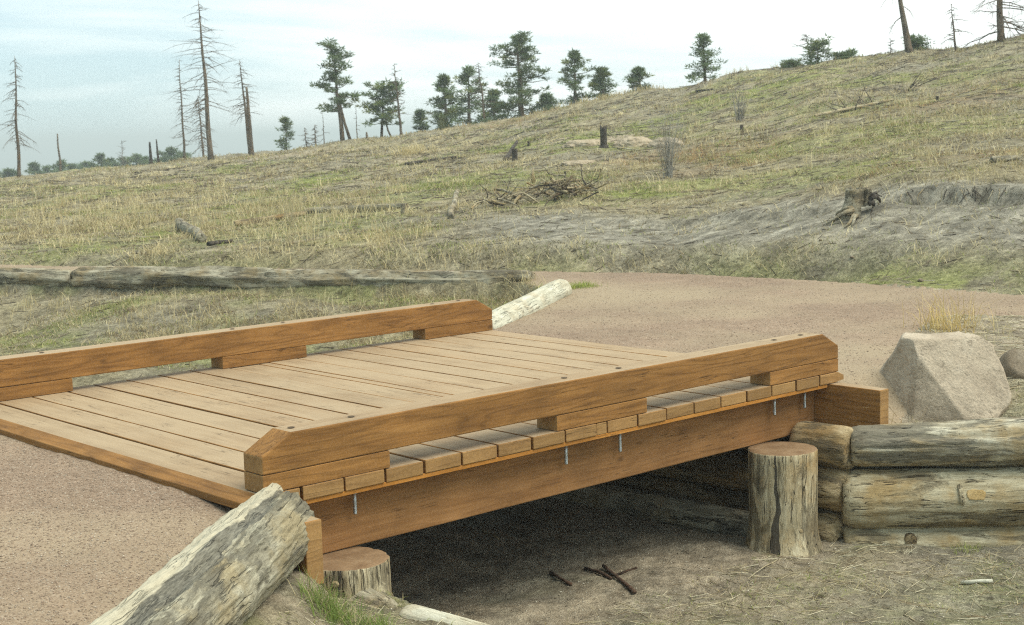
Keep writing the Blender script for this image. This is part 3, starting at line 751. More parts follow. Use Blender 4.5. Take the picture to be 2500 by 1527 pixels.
# ------------------------------------------------------------------ posts, cribbing and logs round the bridge
def vstump(name, cx, cy, ztop, zbot, r, label, flare, seed, group=None):
    o = log_obj(name, (cx, cy, zbot), (cx, cy, ztop), r*1.02, r, STUMPM, STOP, n=72, seg=34, rough=0.045, flare=flare, seed=seed, flat_end=True)
    # local X is up for this mesh: swap the material's grain by rebuilding in Z-up space
    M = o.matrix_world.copy(); o.data.transform(M); 
    o.data.transform(Matrix.Translation((-cx, -cy, -zbot))); o.matrix_world = Matrix.Translation((cx, cy, zbot))
    ac = math.atan2(CAM[1]-cy, CAM[0]-cx)
    o.data.materials[0] = weathered('post_side', (0.58,0.51,0.345), (0.42,0.35,0.215), (0.09,0.072,0.045), (0.37,0.235,0.09), axis=2, darkness=0.6, check=ac-0.22)
    for (ka, kh, kr) in ((0.18, 0.62, 0.020), (0.55, 0.30, 0.012), (-0.30, 0.90, 0.017)):
        a = ac+ka; rr_ = r*0.985; q = Vector((math.cos(a)*rr_, math.sin(a)*rr_, (ztop-zbot)*kh)); d = Vector((math.cos(a), math.sin(a), 0))
        mb = MB(); mb.tube([q-d*0.02, q+d*0.002, q+d*0.004], [kr*1.5, kr*1.0, kr*0.5], 12)
        mb.build('knot', OCHL, o)
    tag(o, label, 'log post', group); return o
vstump('support_post', 3.555, -0.065, -0.371, -1.02, 0.205, 'upright cut log post with stained top, standing clear under the far end of the bridge', 0.05, 3)
vstump('support_post', 0.415, -0.015, -0.371, -1.0, 0.198, 'short cut log post half buried beside the broken log under the near girder end', 0.02, 8)
vstump('support_post', 3.55, 3.35, -0.371, -1.02, 0.19, 'upright log post in shade under the far rail side of the bridge', 0.03, 13)

def P3(c, z): return (c[0], c[1], z)
w0 = WP; L = 2.0
wing = [(-0.400, 0.122, -0.345, 0.160, GREYL, 'grey streaked log on top of the stacked wing wall below the boulder', 0.02),
        (-0.725, 0.180, -0.685, 0.185, PALE, 'thick pale log with a broken knot scar in the middle of the wing wall', -0.03),
        (-1.035, 0.170, -1.02, 0.17, PALE, 'lowest log of the wing wall, half sunk in the grass, with a round knot', -0.02)]
for i, (z0, ra, z1, rb, mt, lb, sh) in enumerate(wing):
    a = w0+WD*(sh)+WN*0.02; b = a+WD*L
    o = log_obj('wall_log', P3(a, z0), P3(b, z1), ra, rb, mt, seed=20+i, rough=0.04 if i else 0.06, n=72, seg=110, chips=0.03, dome=0.5)
    tag(o, lb, 'wall log', 'logs of the stacked wing wall')
    if i == 1:
        # where a branch tore away: a raw ochre patch with a raised lip on its left
        from mathutils.bvhtree import BVHTree
        bv = BVHTree.FromPolygons([o.matrix_world @ v.co for v in o.data.vertices], [tuple(p.vertices) for p in o.data.polygons])
        q = np.array([a[0], a[1]])+WD*0.74; nrm = Vector((WN[0], WN[1], 0)); WDv = Vector((WD[0], WD[1], 0))
        def onlog(s_, z_, off):
            p_ = Vector((q[0], q[1], -0.655))+WDv*s_+Vector((0, 0, z_)); h_ = bv.ray_cast(p_-nrm*0.5, nrm)
            return (h_[0] if h_[0] else p_)-nrm*off
        def patch(nm, sx, sz, offs, mat_, sh=0.0, ph=0, cx_=0.0):
            mb = MB(); ns = 40
            for (k_, of_) in offs:
                for k in range(ns):
                    t = 2*math.pi*k/ns; jj = 1+0.25*mnoise.noise(Vector((math.cos(t)*2, math.sin(t)*2, 4+ph)))
                    cs, sn = math.cos(t), math.sin(t); e_ = 0.55
                    X_ = math.copysign(abs(cs)**e_, cs); Z_ = math.copysign(abs(sn)**e_, sn)
                    mb.v.append(onlog(cx_+X_*sx*k_*jj+sh*Z_*sx, Z_*sz*k_*jj, of_))
            for r_ in range(len(offs)-1):
                for k in range(ns): mb.f.append((r_*ns+k, r_*ns+(k+1) % ns, (r_+1)*ns+(k+1) % ns, (r_+1)*ns+k))
            mb.f.append(tuple((len(offs)-1)*ns+k for k in range(ns)))
            w_ = mb.build(nm, mat_); w_.parent = o; w_.matrix_parent_inverse = o.matrix_world.inverted()
        patch('knot_scar', 0.055, 0.030, [(1.0, -0.002), (0.95, 0.004), (0.8, 0.003), (0.4, 0.002)], weathered('torn_wood', (0.50,0.36,0.17), (0.42,0.29,0.125), (0.20,0.12,0.045), (0.46,0.30,0.10), darkness=-0.5, spots=0.2, crack=0.2), cx_=0.02)
        patch('bark_lip', 0.016, 0.062, [(1.0, -0.003), (0.8, 0.014), (0.5, 0.018)], PALE, -0.35, 3, cx_=-0.065)
    if i == 2:
        mb = MB(); q = np.array([a[0], a[1]])+WD*0.38-WN*0.150
        base = Vector((q[0], q[1], -0.945)); d = Vector((-WN[0], -WN[1], 0.2)).normalized()
        mb.tube([base-d*0.03, base+d*0.006, base+d*0.012], [0.05, 0.034, 0.018], 14)
        k_ = mb.build('knot', weathered('knot_dark', (0.42,0.34,0.20), (0.28,0.21,0.11), (0.10,0.07,0.035), (0.3,0.18,0.06), darkness=0.3)); k_.parent = o; k_.matrix_parent_inverse = o.matrix_world.inverted()
crib = [(0.10, -0.29, -0.405, -0.405, 0.128, 'short dark log wedged between the girder and the wing wall'),
        (3.9, -0.27, -0.665, -0.670, 0.138, 'middle log of the shaded crib wall running under the bridge'),
        (3.9, -0.24, -0.955, -0.945, 0.145, 'bottom log of the shaded crib wall running under the bridge')]
for i, (ya, yb, za, zb, r, lb) in enumerate(crib):
    tag(log_obj('crib_log', (3.93, ya, za), (3.93+0.02, yb, zb), r, r*1.02, OCHL, seed=40+i, rough=0.05, n=56, chips=0.05, dome=0.6), lb, 'crib log', 'crib logs under the far end of the bridge')
tag(log_obj('crib_log', (3.93, 3.9, -0.40), (3.93, 0.22, -0.40), 0.12, 0.125, OCHL, seed=46, rough=0.07, n=40, dome=0.4), 'top log of the crib wall hidden in shade behind the girder', 'crib log', 'crib logs under the far end of the bridge')
# a pale half-buried log lying under the bridge in front of the crib
a_, b_ = hit(1400, 1185), hit(1795, 1262)
if a_ is not None and b_ is not None:
    tag(log_obj('half_buried_log', (3.46, 2.6, -0.93), (3.70, 0.15, -0.96), 0.10, 0.12, BARKD, seed=50, rough=0.08, n=40), 'pale half buried log lying in the shade along the foot of the crib wall', 'log')
# near side edging log
na0, na1 = atz(985, 1452, -0.47), atz(1215, 1516, -0.50)
dd = (na1-na0)/np.linalg.norm(na1-na0)
tag(log_obj('edging_log', tuple(na0+np.array([-0.03,0,-0.07])), tuple(na0+dd*1.9+np.array([-0.03,0,-0.08])), 0.075, 0.095, BLEACH, seed=55, rough=0.05, n=48, dome=0.5), 'pale log edging the dirt bank at the bottom of the picture', 'log')
tag(log_obj('edging_log', (0.50, 0.42, -0.55), tuple(na0+np.array([-0.055,0.10,-0.075])), 0.08, 0.085, BARKD, seed=56, rough=0.07, n=48, dome=0.5), 'dirt covered grey log edging the bank next to the half buried post', 'log')
tag(log_obj('edging_log', (0.53, 3.6, -0.70), tuple(na0+dd*1.6+np.array([0.02,0,-0.25])), 0.12, 0.12, BARKD, seed=57, rough=0.07, n=40, dome=0.5), 'lower log holding the near bank, under the pale edging log', 'log')

# the broken foreground log: a hollowed slab on the left, a deep split, then a rough rotten flank
def shp(t, a):
    # a: 0 = towards the wash, pi/2 = up, pi = towards the trail
    edge = 1.62+0.07*math.sin(t*9+1)+0.04*math.sin(t*27)
    d = (a-edge+math.pi) % (2*math.pi)-math.pi
    k = 1.0
    if 0 <= d < 1.3: k += 0.085*min(1, d/0.05)*(1-max(0, (d-0.8)/0.5))         # sound slab standing proud
    if -0.42 < d < 0: k -= 0.085*math.sin(-d/0.42*math.pi)*(1+0.8*mnoise.noise(Vector((t*12, a*4, 1))))   # rotted channel
    k *= 1+0.050*mnoise.noise(Vector((t*12, math.cos(a)*6, math.sin(a)*6)))+0.024*mnoise.noise(Vector((t*45, math.cos(a)*20, math.sin(a)*20)))
    pit = mnoise.noise(Vector((t*22+4, math.cos(a)*8, math.sin(a)*8)))
    if d < 0 or d > 1.3: k -= 0.05*max(0, pit-0.42)*2
    return k
bdir = (BL1-BL0); bdir = bdir/np.linalg.norm(bdir)
ROT = weathered('rotten_foreground', (0.40,0.375,0.275), (0.285,0.26,0.185), (0.10,0.09,0.065), (0.30,0.24,0.13), darkness=0.45, spots=0.9, crack=0.7, slab=True)
bo = log_obj('broken_log', tuple(BL0), tuple(BL0+bdir*2.3), 0.163, 0.180, ROT, seed=61, rough=0.05, n=220, seg=170, shape=shp, chips=0.10, dome=0.35)
me = bo.data
# ragged end: slab sticks out further than the rest, end slopes back
for v in me.vertices:
    if v.co.x < 0.30:
        a = math.atan2(v.co.z, v.co.y) % (2*math.pi); k = 1-v.co.x/0.30
        tip = math.exp(-(((a-1.85+math.pi) % (2*math.pi)-math.pi)/0.22)**2)
        v.co.x += k*k*(-0.17*tip+0.12*max(0, -math.sin(a))+0.09*mnoise.noise(Vector((a*4, 2, 1)))+0.028*mnoise.noise(Vector((v.co.y*40, v.co.z*40, 1))))
tag(bo, 'large broken grey log with a split pale slab at the near corner of the bridge', 'log')

# boulder by the far end
def boulder(name, c, size, planes, mat, label, seed, cat='boulder', rz=0.0, nz=0.05):
    bm = bmesh.new(); bmesh.ops.create_icosphere(bm, subdivisions=6 if size[0] > 0.2 else 4, radius=1.0)
    for v in bm.verts:
        p = v.co.copy()
        for (nx, ny, nz_, d) in planes:
            n_ = Vector((nx, ny, nz_)).normalized(); e = p.dot(n_)-d
            if e > 0: p -= n_*e*0.97
        p *= 1+nz*mnoise.fractal(p*1.7+Vector((seed, 0, 0)), 1.0, 2.0, 5)+0.3*nz*abs(mnoise.noise(p*5.5+Vector((0, seed, 0))))
        v.co = Vector((p.x*size[0], p.y*size[1], p.z*size[2]))
    me = bpy.data.meshes.new(name); bm.to_mesh(me); bm.free()
    o = link(name, me, mat, None, c, (0, 0, rz), smooth=True)
    if label: tag(o, label, cat)
    return o
# local axes: x across the view, y away from the camera
rb = atz(2292, 1003, -0.27)
RC = rb+np.array([FH[0], FH[1], 0])*0.30+np.array([RH[0], RH[1], 0])*0.03
vrot = -YAW
boulder('boulder', (RC[0], RC[1], -0.13), (0.42, 0.40, 0.43), [(0.20,-0.85,0.46,0.56),(-0.88,-0.45,0.10,0.74),(-0.75,0.3,0.55,0.88),(0.0,0,1,0.745),(0.95,-0.12,0.28,0.86),(0.55,0.1,0.80,0.87),(1,-0.1,-0.2,0.90),(-0.35,-0.9,0.1,0.70),(-0.2,0.9,0.5,0.7)],
        ROCK, 'large pale pinkish boulder with flat faces behind the log wall', 2, rz=vrot, nz=0.05)
p2 = hit(2452, 905)
if p2 is not None:
    boulder('boulder', (p2[0]+0.12, p2[1]+0.02, p2[2]+0.02), (0.17, 0.18, 0.16), [(0,-0.8,0.5,0.55),(-0.6,-0.3,0.7,0.6),(0.6,0,0.7,0.6)], ROCKD, 'smaller brown rock half behind the pale boulder at the right edge', 5, rz=0.4)

# cut pale log between the bridge and the trail, and the long grey border logs
tag(log_obj('cut_log', (CUT_A[0], CUT_A[1], -0.085), (CUT_B[0]+0.08, CUT_B[1]+0.06, -0.02), 0.118, 0.115, BLEACH, seed=70, rough=0.07, n=56, dome=0.7, bend=0.02), 'bleached cream log lying between the far rail end and the trail', 'log')
mb = MB()
for k in range(9):
    t = k/8; mb.v += []
segs = [((7.50,6.32),(5.95,9.15),0.150,BARKD,'grey brown border log nearest the bleached log, crumbling underneath'),
        ((6.00,9.10),(4.75,11.50),0.165,BARKD,'thick swollen border log in the middle of the trail edge'),
        ((4.72,11.52),(2.35,16.1),0.140,BARKD,'long thin border log at the left end of the trail edge'),
        ((2.3,16.2),(0.5,19.8),0.14,BARKD,'farthest border log at the left edge of the view')]
for i, (a, b, r, mt, lb) in enumerate(segs):
    tag(log_obj('border_log', (a[0], a[1], -0.105), (b[0], b[1], -0.095), r, r*0.92, mt, seed=80+i, rough=0.17, n=40, seg=110, chips=0.35, dome=0.5, bend=0.07), lb, 'border log', 'weathered logs bordering the trail')

# ------------------------------------------------------------------ vegetation
def branchy(mb, p, d, ln, r, depth, droop=0.0, wig=0.35, n=4, rg=rnd, subn=4):
    pts = [Vector(p)]; rad = [r]; dd = Vector(d).normalized(); st = 5
    for i in range(st):
        dd = (dd+Vector((rg.uniform(-wig, wig), rg.uniform(-wig, wig), rg.uniform(-wig, wig)*0.8-droop))*0.5).normalized()
        pts.append(pts[-1]+dd*ln/st); rad.append(r*(1-(i+1)/st*0.85))
    mb.tube(pts, rad, n, cap=False)
    if depth > 0:
        for k in range(subn):
            i = rg.randint(1, st-1)
            q = pts[i]; sd_ = (dd+Vector((rg.uniform(-1, 1), rg.uniform(-1, 1), rg.uniform(-0.7, 0.7)))).normalized()
            branchy(mb, q, sd_, ln*rg.uniform(0.25, 0.5), rad[i]*0.55, depth-1, droop, wig, 3, rg, max(2, subn-1))
def tree_frame(xb, yb, xt, yt, k):
    u = ridge_u(xb)*k
    P = atdepth(xb, yb, u); z = hz(P[0], P[1]); B_ = Vector((P[0], P[1], z-0.1))
    T = atdepth(xt, yt, u); return B_, Vector(T), u
def snag(name, label, xb, yb, xt, yt, k=1.0, rpx=5, nb=30, blen=1.2, t0=0.25, droop=0.12, up=0.0, mat=DEADW, group=None, cat='dead tree', depth=1, seed=0, prof=None, broken=False, subn=4):
    rg = random.Random(seed+101); B_, T, u = tree_frame(xb, yb, xt, yt, k)
    e = empty(name, B_); H = T-B_; r = rpx*0.76*u/3582
    mb = MB(); pts = []; rad = []; m = 12
    for i in range(m+1):
        t = i/m; w_ = Vector((mnoise.noise(Vector((t*3, seed, 0))), mnoise.noise(Vector((t*3, seed, 5))), 0))*0.035*H.length*t*(1-t)*2
        pts.append(H*t+w_); rad.append(r*((1-t)**0.85*0.9+(0.55 if broken else 0.10))+ (r*0.35*max(0, 1-t*12)))
    mb.tube(pts, rad, 8); mb.build('trunk', mat, e)
    if nb:
        mb = MB(); nb = int(nb*1.35) if nb > 8 else nb
        for j in range(nb):
            t = t0+(0.985-t0)*(j+rg.random())/nb; a = rg.uniform(0, 2*math.pi)
            i = min(int(t*m), m-1); p = pts[i].lerp(pts[i+1], t*m-i)
            L_ = blen*(prof(t) if prof else (1.15-t)**0.7)*rg.uniform(0.45, 1.15)
            d = Vector((math.cos(a), math.sin(a), up+rg.uniform(-0.25, 0.25)))
            branchy(mb, p, d, L_, max(r*0.24*(1.1-t), 0.017), depth, droop, 0.4, 4, rg, subn)
            if nb <= 8: mb.build('branch', mat, e); mb = MB()
        if nb > 8: mb.build('branches', mat, e)
    tag(e, label, cat, group); return e
def pine(name, label, xb, yb, xt, yt, wpx, k=1.0, rpx=5, t0=0.3, seed=0, dens=1.0, group='living pines along the ridge', prof=None, extra_trunk=None, tone=1.0, lean=0):
    rg = random.Random(seed+500); nr_ = np.random.RandomState(seed+900)
    B_, T, u = tree_frame(xb, yb, xt, yt, k); e = empty(name, B_); H = T-B_; r = rpx*u/3582; W = wpx/2*u/3582*1.3; Ht = H.length
    mb = MB(); pts = []; rad = []; m = 12
    for i in range(m+1):
        t = i/m; w_ = Vector((mnoise.noise(Vector((t*3, seed, 0))), mnoise.noise(Vector((t*3, seed, 5))), 0))*0.03*Ht*t*(1-t)*2
        pts.append(H*t+w_); rad.append(r*((1-t)**0.9*0.92+0.08))
    mb.tube(pts, rad, 8)
    if extra_trunk:
        ex = Vector((extra_trunk, 0, 0)); ex = Vector((RH[0], RH[1], 0))*extra_trunk
        m2 = MB(); m2.tube([ex, ex+(pts[5]-ex)*0.5, pts[6]*0.9+ex*0.2], [r*0.7, r*0.55, r*0.35], 7); m2.build('trunk', DEADW, e)
    mb.build('trunk', DEADW, e)
    pf = prof or (lambda t: min(1, (1-t)*1.9+0.12)*min(1, 0.55+(t-t0)*2.2))
    bm_ = MB(); C = []; nb = int(34+Ht*5.6*dens)
    for j in range(nb):
        t = t0+(1-t0)*((j+rg.random())/nb)**0.92; a = rg.uniform(0, 2*math.pi); i = min(int(t*m), m-1); p = pts[i].lerp(pts[i+1], min(1, t*m-i))
        L_ = W*pf(t)*rg.uniform(0.55, 1.12)
        if mnoise.noise(Vector((math.cos(a)*1.3, math.sin(a)*1.3, t*5+seed))) > 0.30: continue
        dz = 0.55*(t-0.35)+rg.uniform(-0.15, 0.15)
        d = Vector((math.cos(a), math.sin(a), dz)); q = p+d*L_
        mid = p+d*L_*0.5+Vector((0, 0, -0.06*L_))
        bm_.tube([p, mid, q], [r*0.2+0.006, r*0.12+0.004, 0.005], 4, cap=False)
        nc = max(2, int(L_/0.26*1.1))
        for c_ in range(nc):
            f = 0.32+0.68*(c_+rg.random())/nc
            cc = p+d*L_*f+Vector((rg.uniform(-.16, .16)*L_, rg.uniform(-.16, .16)*L_, rg.uniform(-.04, .13)*L_))
            C.append((*cc, rg.uniform(0.11, 0.25)*(0.6+0.25*min(2.2, W)), *d))
    for q in range(6):
        cc = H*(1-0.02*q); C.append((cc.x+rg.uniform(-.08, .08), cc.y+rg.uniform(-.08, .08), cc.z, 0.12, 0, 0, 1))
    bm_.build('branches', DEADW, e)
    C = np.array(C); per = int(34*dens+10)
    n = len(C)*per; ci = np.repeat(np.arange(len(C)), per)
    dirs = nr_.normal(size=(n, 3)); dirs /= np.linalg.norm(dirs, axis=1)[:, None]
    dirs[:, 2] = dirs[:, 2]*0.7+0.18
    cen = C[ci, :3]+dirs*(nr_.uniform(0, 1, n)**0.6*C[ci, 3])[:, None]*np.array([1.25, 1.25, 0.72])
    ln = nr_.uniform(0.05, 0.11, n)*max(1, u/55); wd = ln*0.22
    sd_ = np.cross(dirs, nr_.normal(size=(n, 3))); sd_ /= np.linalg.norm(sd_, axis=1)[:, None]+1e-9
    V = np.empty((n, 3, 3)); V[:, 0] = cen-sd_*wd[:, None]; V[:, 1] = cen+sd_*wd[:, None]; V[:, 2] = cen+dirs*ln[:, None]*1.5
    tone_c = nr_.uniform(0.6, 1.35, len(C))[ci]*nr_.uniform(0.8, 1.2, n)*tone
    col = np.array([0.150, 0.200, 0.095])[None, :]*tone_c[:, None]; warm = (nr_.rand(len(C))[ci] < 0.14)
    col = np.where(warm[:, None], col*np.array([1.5, 1.25, 0.8]), col)
    me = np_mesh('crown', V.reshape(-1, 3), np.arange(n*3), 3, np.repeat(col, 3, axis=0))
    link('crown', me, NEEDLE, e); tag(e, label, 'pine tree', group); return e

DG = 'fire-killed trees along the ridge'
snag('dead_tree', 'tall thin dead tree at the left edge, bare branches drooping at mid height', 45, 425, 35, 135, 0.98, 6.5, 42, 1.35, 0.28, 0.22, seed=1, group=DG, up=-0.1)
snag('dead_tree', 'thin bare pole beyond the ridge between the left edge tree and two short poles', 146, 408, 138, 322, 1.35, 3.5, 4, 0.5, 0.3, seed=2, group=DG, broken=True)
snag('dead_tree', 'left pole of two short broken poles on the ridge', 364, 396, 360, 342, 1.02, 4.5, 0, seed=3, group=DG, broken=True, mat=DARKW)
snag('dead_tree', 'right pole of two short broken poles on the ridge', 382, 394, 376, 336, 1.02, 3.2, 0, seed=4, group=DG, broken=True, mat=DARKW)
snag('dead_tree', 'slender dead tree with short twigs just left of the tallest one', 444, 388, 431, 142, 1.0, 4.2, 34, 0.75, 0.15, 0.1, seed=5, group=DG)
snag('dead_tree', 'tallest dead tree, its tip reaching the top of the picture', 508, 382, 477, 2, 0.97, 9, 52, 1.75, 0.33, 0.1, seed=6, group=DG, depth=2, prof=lambda t: 1.1 if t < 0.75 else 2.2*(1.12-t), subn=3)
snag('dead_tree', 'small dead tree of dense drooping branches tucked behind the tallest dead tree', 490, 378, 476, 228, 1.08, 4, 50, 1.15, 0.2, 0.25, seed=7, group=DG, up=-0.15)
snag('dead_tree', 'dead tree with twisted side branches leaning left, crossing the broken trunk', 603, 374, 576, 145, 1.0, 6, 36, 1.3, 0.42, 0.18, seed=8, group=DG, depth=2, subn=3)
snag('dead_tree', 'broken branchless brown trunk standing right of the twisted dead tree', 606, 375, 593, 210, 0.985, 6, 0, seed=9, group=DG, broken=True)
snag('dead_tree', 'thin bare dead pole beside the double trunked pine on its left', 781, 352, 776, 268, 1.15, 2.2, 8, 0.5, 0.3, seed=10, group=DG)
snag('dead_tree', 'thin bare dead pole just right of the double trunked pine', 860, 343, 856, 250, 1.15, 2.2, 6, 0.4, 0.3, seed=11, group=DG)
snag('dead_tree', 'small twiggy dead sapling between the small pine and the double trunked pine', 738, 358, 733, 306, 1.1, 2.2, 20, 0.6, 0.2, seed=12, group=DG)
snag('dead_tree', 'short low dead sapling with twigs beside the double trunked pine', 760, 355, 757, 300, 1.1, 3, 22, 0.6, 0.15, seed=13, group=DG)
snag('dead_tree', 'tall leaning dead tree with hair thin twigs right of the small bushy pine', 966, 332, 948, 152, 1.02, 4.5, 30, 0.8, 0.3, 0.05, seed=14, group=DG)
snag('dead_tree', 'faint grey leafless tree beyond the ridge at the far left tree line', 297, 402, 292, 338, 1.6, 2, 26, 1.2, 0.3, 0, seed=15, group=DG, up=0.5)
snag('dead_tree', 'stubby dark stake on the ridge between the two left pines', 884, 340, 882, 318, 0.99, 4, 0, seed=16, group=DG, broken=True)
snag('dead_tree', 'dead tree top poking out of the clump of pines', 1168, 296, 1150, 150, 1.03, 4, 34, 1.0, 0.3, 0.05, seed=17, group=DG)
snag('dead_tree', 'leaning bare trunk cut off by the top of the picture, one drooping side branch', 2189, 124, 2148, -110, 0.99, 12, 7, 1.5, 0.30, 0.45, seed=18, group=DG, depth=2)
snag('dead_tree', 'thick trunk at the top right corner with gnarled crooked branches', 2410, 92, 2398, -240, 0.98, 12, 34, 2.3, 0.09, 0.10, seed=19, group=DG, depth=2, prof=lambda t: 1.0, subn=6)
snag('dead_tree', 'small crooked dead tree beside the gnarled trunk near the top right corner', 2301, 106, 2288, 8, 0.985, 4, 16, 0.8, 0.25, 0.15, seed=20, group=DG, depth=2)
snag('dead_tree', 'wispy dead sapling rising out of the low bush on the right ridge', 1952, 152, 1940, 82, 1.02, 2.5, 26, 0.9, 0.2, 0, seed=21, group=DG)
snag('dead_tree', 'tiny bare sapling left of the leaning trunk on the right ridge', 2143, 128, 2143, 92, 1.0, 2, 10, 0.4, 0.2, 0, seed=22, group=DG)

pine('pine_tree', 'double trunked pine with a tall ragged crown, standing alone left of centre', 825, 348, 800, 112, 92, 1.0, 6, 0.30, 1, 1.0, extra_trunk=0.35, prof=lambda t: 0.62 if t > 0.72 else (0.42 if 0.62 < t <= 0.72 else (1.0 if t > 0.42 else 0.75)))
pine('pine_tree', 'small bushy pine on two thin trunks beside the hair thin dead tree', 918, 336, 922, 212, 84, 1.03, 4, 0.28, 2, 1.0, extra_trunk=0.5, prof=lambda t: 0.75+0.25*math.sin(t*3.1))
pine('pine_tree', 'tiny spindly pine with a thin crown between the branchless trunk and the double trunked pine', 690, 362, 686, 286, 32, 1.1, 2, 0.15, 3, 0.15)
pine('pine_tree', 'dense pine at the left end of the ridge clump', 1075, 308, 1068, 186, 72, 1.08, 5, 0.02, 4, 1.1)
pine('pine_tree', 'greyish pine second from the left in the ridge clump', 1128, 305, 1128, 168, 92, 1.12, 5, 0.0, 5, 0.9, tone=1.15)
pine('pine_tree', 'largest and widest pine, in the middle of the ridge clump', 1256, 290, 1243, 93, 132, 1.05, 8, 0.05, 6, 1.1, prof=lambda t: 1.0 if t < 0.5 else (0.85 if t < 0.75 else 1.9*(1.05-t)+0.25))
pine('pine_tree', 'pointed pine just right of the largest pine', 1384, 272, 1383, 128, 82, 1.06, 5, 0.02, 7, 1.0)
pine('pine_tree', 'small conical pine right of the pointed one', 1452, 254, 1449, 168, 52, 1.05, 4, 0.05, 8, 1.0)
pine('pine_tree', 'low shaggy pine between the conical pine and the lone open pine', 1542, 228, 1537, 168, 50, 1.03, 4, 0.0, 9, 0.9)
pine('pine_tree', 'lone open pine with layered branches on the middle of the ridge slope', 1697, 194, 1692, 88, 88, 1.01, 4.5, 0.10, 10, 0.75, prof=lambda t: 1.05*(1.08-t)+0.05)
pine('pine_tree', 'sparse scraggly little pine left of the ridge clump', 1012, 322, 1010, 270, 30, 1.1, 2.5, 0.1, 11, 0.5)
pine('pine_tree', 'low pine filling the gap between the greyish and the largest pine', 1190, 300, 1188, 222, 60, 1.1, 4, 0.0, 12, 1.0)
pine('pine_tree', 'low pine on the right flank of the largest pine', 1318, 282, 1316, 232, 44, 1.1, 3, 0.0, 13, 1.0)
pine('ridge_bush', 'dark round bush on the right ridge at the foot of a wispy dead sapling', 1968, 158, 1968, 106, 70, 1.01, 3, 0.0, 14, 0.45, group='bushes on the right ridge', prof=lambda t: 1.0 if t < 0.6 else 0.8)
pine('ridge_bush', 'low flat bush just right of the round bush on the ridge', 2035, 148, 2035, 130, 40, 1.02, 2, 0.0, 15, 0.35, group='bushes on the right ridge', prof=lambda t: 1.0)
pine('ridge_bush', 'thin bush at the foot of the leaning trunk', 2205, 126, 2205, 98, 42, 1.01, 2, 0.0, 17, 0.4, group='bushes on the right ridge', prof=lambda t: 1.0)
pine('ridge_bush', 'low dark shrub on the skyline below and left of the round bush', 1905, 168, 1905, 156, 44, 1.02, 2, 0.0, 18, 0.35, group='bushes on the right ridge', prof=lambda t: 1.0)
# far tree line beyond the left ridge
farx = [(22, 412, 46), (82, 396, 34), (112, 404, 52), (150, 392, 56), (178, 400, 50), (208, 394, 50), (243, 374, 40), (268, 386, 56), (300, 383, 54), (330, 375, 50), (352, 382, 48), (395, 382, 50), (415, 360, 60), (438, 368, 44)]
words = ['small pine at the left corner of the far tree line', 'pine in the far tree line right of the left edge dead tree', 'wide dark pine in the far tree line left of the thin pole', 'pine just behind the thin bare pole in the far tree line', 'pine right of the thin bare pole in the far tree line', 'low pine in the far tree line midway to the tall pointed one', 'taller pointed pine in the far tree line', 'pine in the far tree line right of the pointed pine', 'pine in the far tree line behind the faint grey leafless tree', 'pine in the far tree line left of the two short poles', 'pine behind the two short poles', 'pine just right of the two short poles', 'broad taller pine left of the slender dead tree beyond the ridge', 'pine directly behind the slender dead tree beyond the ridge']
for i, ((px, py, wp), lb) in enumerate(zip(farx, words)):
    pine('pine_tree', lb, px, 430, px-2, py, wp*1.5, 1.9+0.15*(i % 3), 2, 0.0, 40+i, 0.7, group='pines of the far tree line', prof=lambda t: min(1, (1-t)*3.2+0.08), tone=1.0)

# things on the hillside
def hpt(px, py, dz=0.0):
    p = hit(px, py); return Vector((p[0], p[1], p[2]+dz))
def hill_log(a, b, rpx, mat, label, name='fallen_log', cat='fallen log', lift=0.6, seed=0, rough=0.12, za=0.0, zb=0.0):
    A_, B_ = hpt(*a), hpt(*b); r = rpx*(A_-Vector(CAM)).length/3582
    o = log_obj(name, A_+Vector((0, 0, r*lift+za)), B_+Vector((0, 0, r*lift+zb)), r, r*0.8, mat, seed=seed, rough=rough, n=16, seg=30, chips=0.2, dome=0.4, bend=r*0.6)
    tag(o, label, cat, 'fallen logs on the hillside' if cat == 'fallen log' else None); return o
hill_log((565, 546), (735, 520), 9, OCHL, 'brown rotten log low on the left hillside', seed=1)
hill_log((735, 515), (980, 502), 9, BARKD, 'rotten log in dry grass just above the brown rotten log', seed=2)
hill_log((432, 545), (488, 584), 13, BARKD, 'short thick hollow log pointing downhill on the left hillside', seed=3)
hill_log((500, 592), (560, 585), 6, DARKW, 'small dark log piece beside the hollow log', seed=31)
hill_log((975, 398), (1102, 380), 4, DARKW, 'thin dark log high up left of centre', seed=4)
hill_log((690, 590), (905, 556), 4, BARKD, 'thin grey log low on the slope between the rotten logs and the trail', seed=5)
hill_log((1960, 282), (2150, 243), 4, PALE, 'long pale fallen pole high on the right hillside', seed=6)
hill_log((2385, 392), (2450, 386), 8, BARKD, 'flat grey log piece at the right edge of the hillside', seed=7)
hill_log((1085, 528), (1100, 482), 8, BARKD, 'pale sawn log lying end on left of the brush pile', seed=8, za=0.0, zb=0.12)
hill_log((1215, 388), (1245, 362), 5, DARKW, 'short dark log leaning against the charred stump', seed=9, zb=0.2)
hill_log((1475, 356), (1560, 366), 2, PALE, 'thin pale stick on the slope right of the tall charred stump', seed=10)
hill_log((1790, 410), (1840, 396), 3, BARKD, 'small grey stick on the right slope', seed=11)
hill_log((1675, 222), (1715, 218), 3, DARKW, 'small dark stick just below the lone open pine', seed=12)
hill_log((560, 470), (640, 452), 2.5, BARKD, 'thin stick in the middle of the left slope', seed=13)

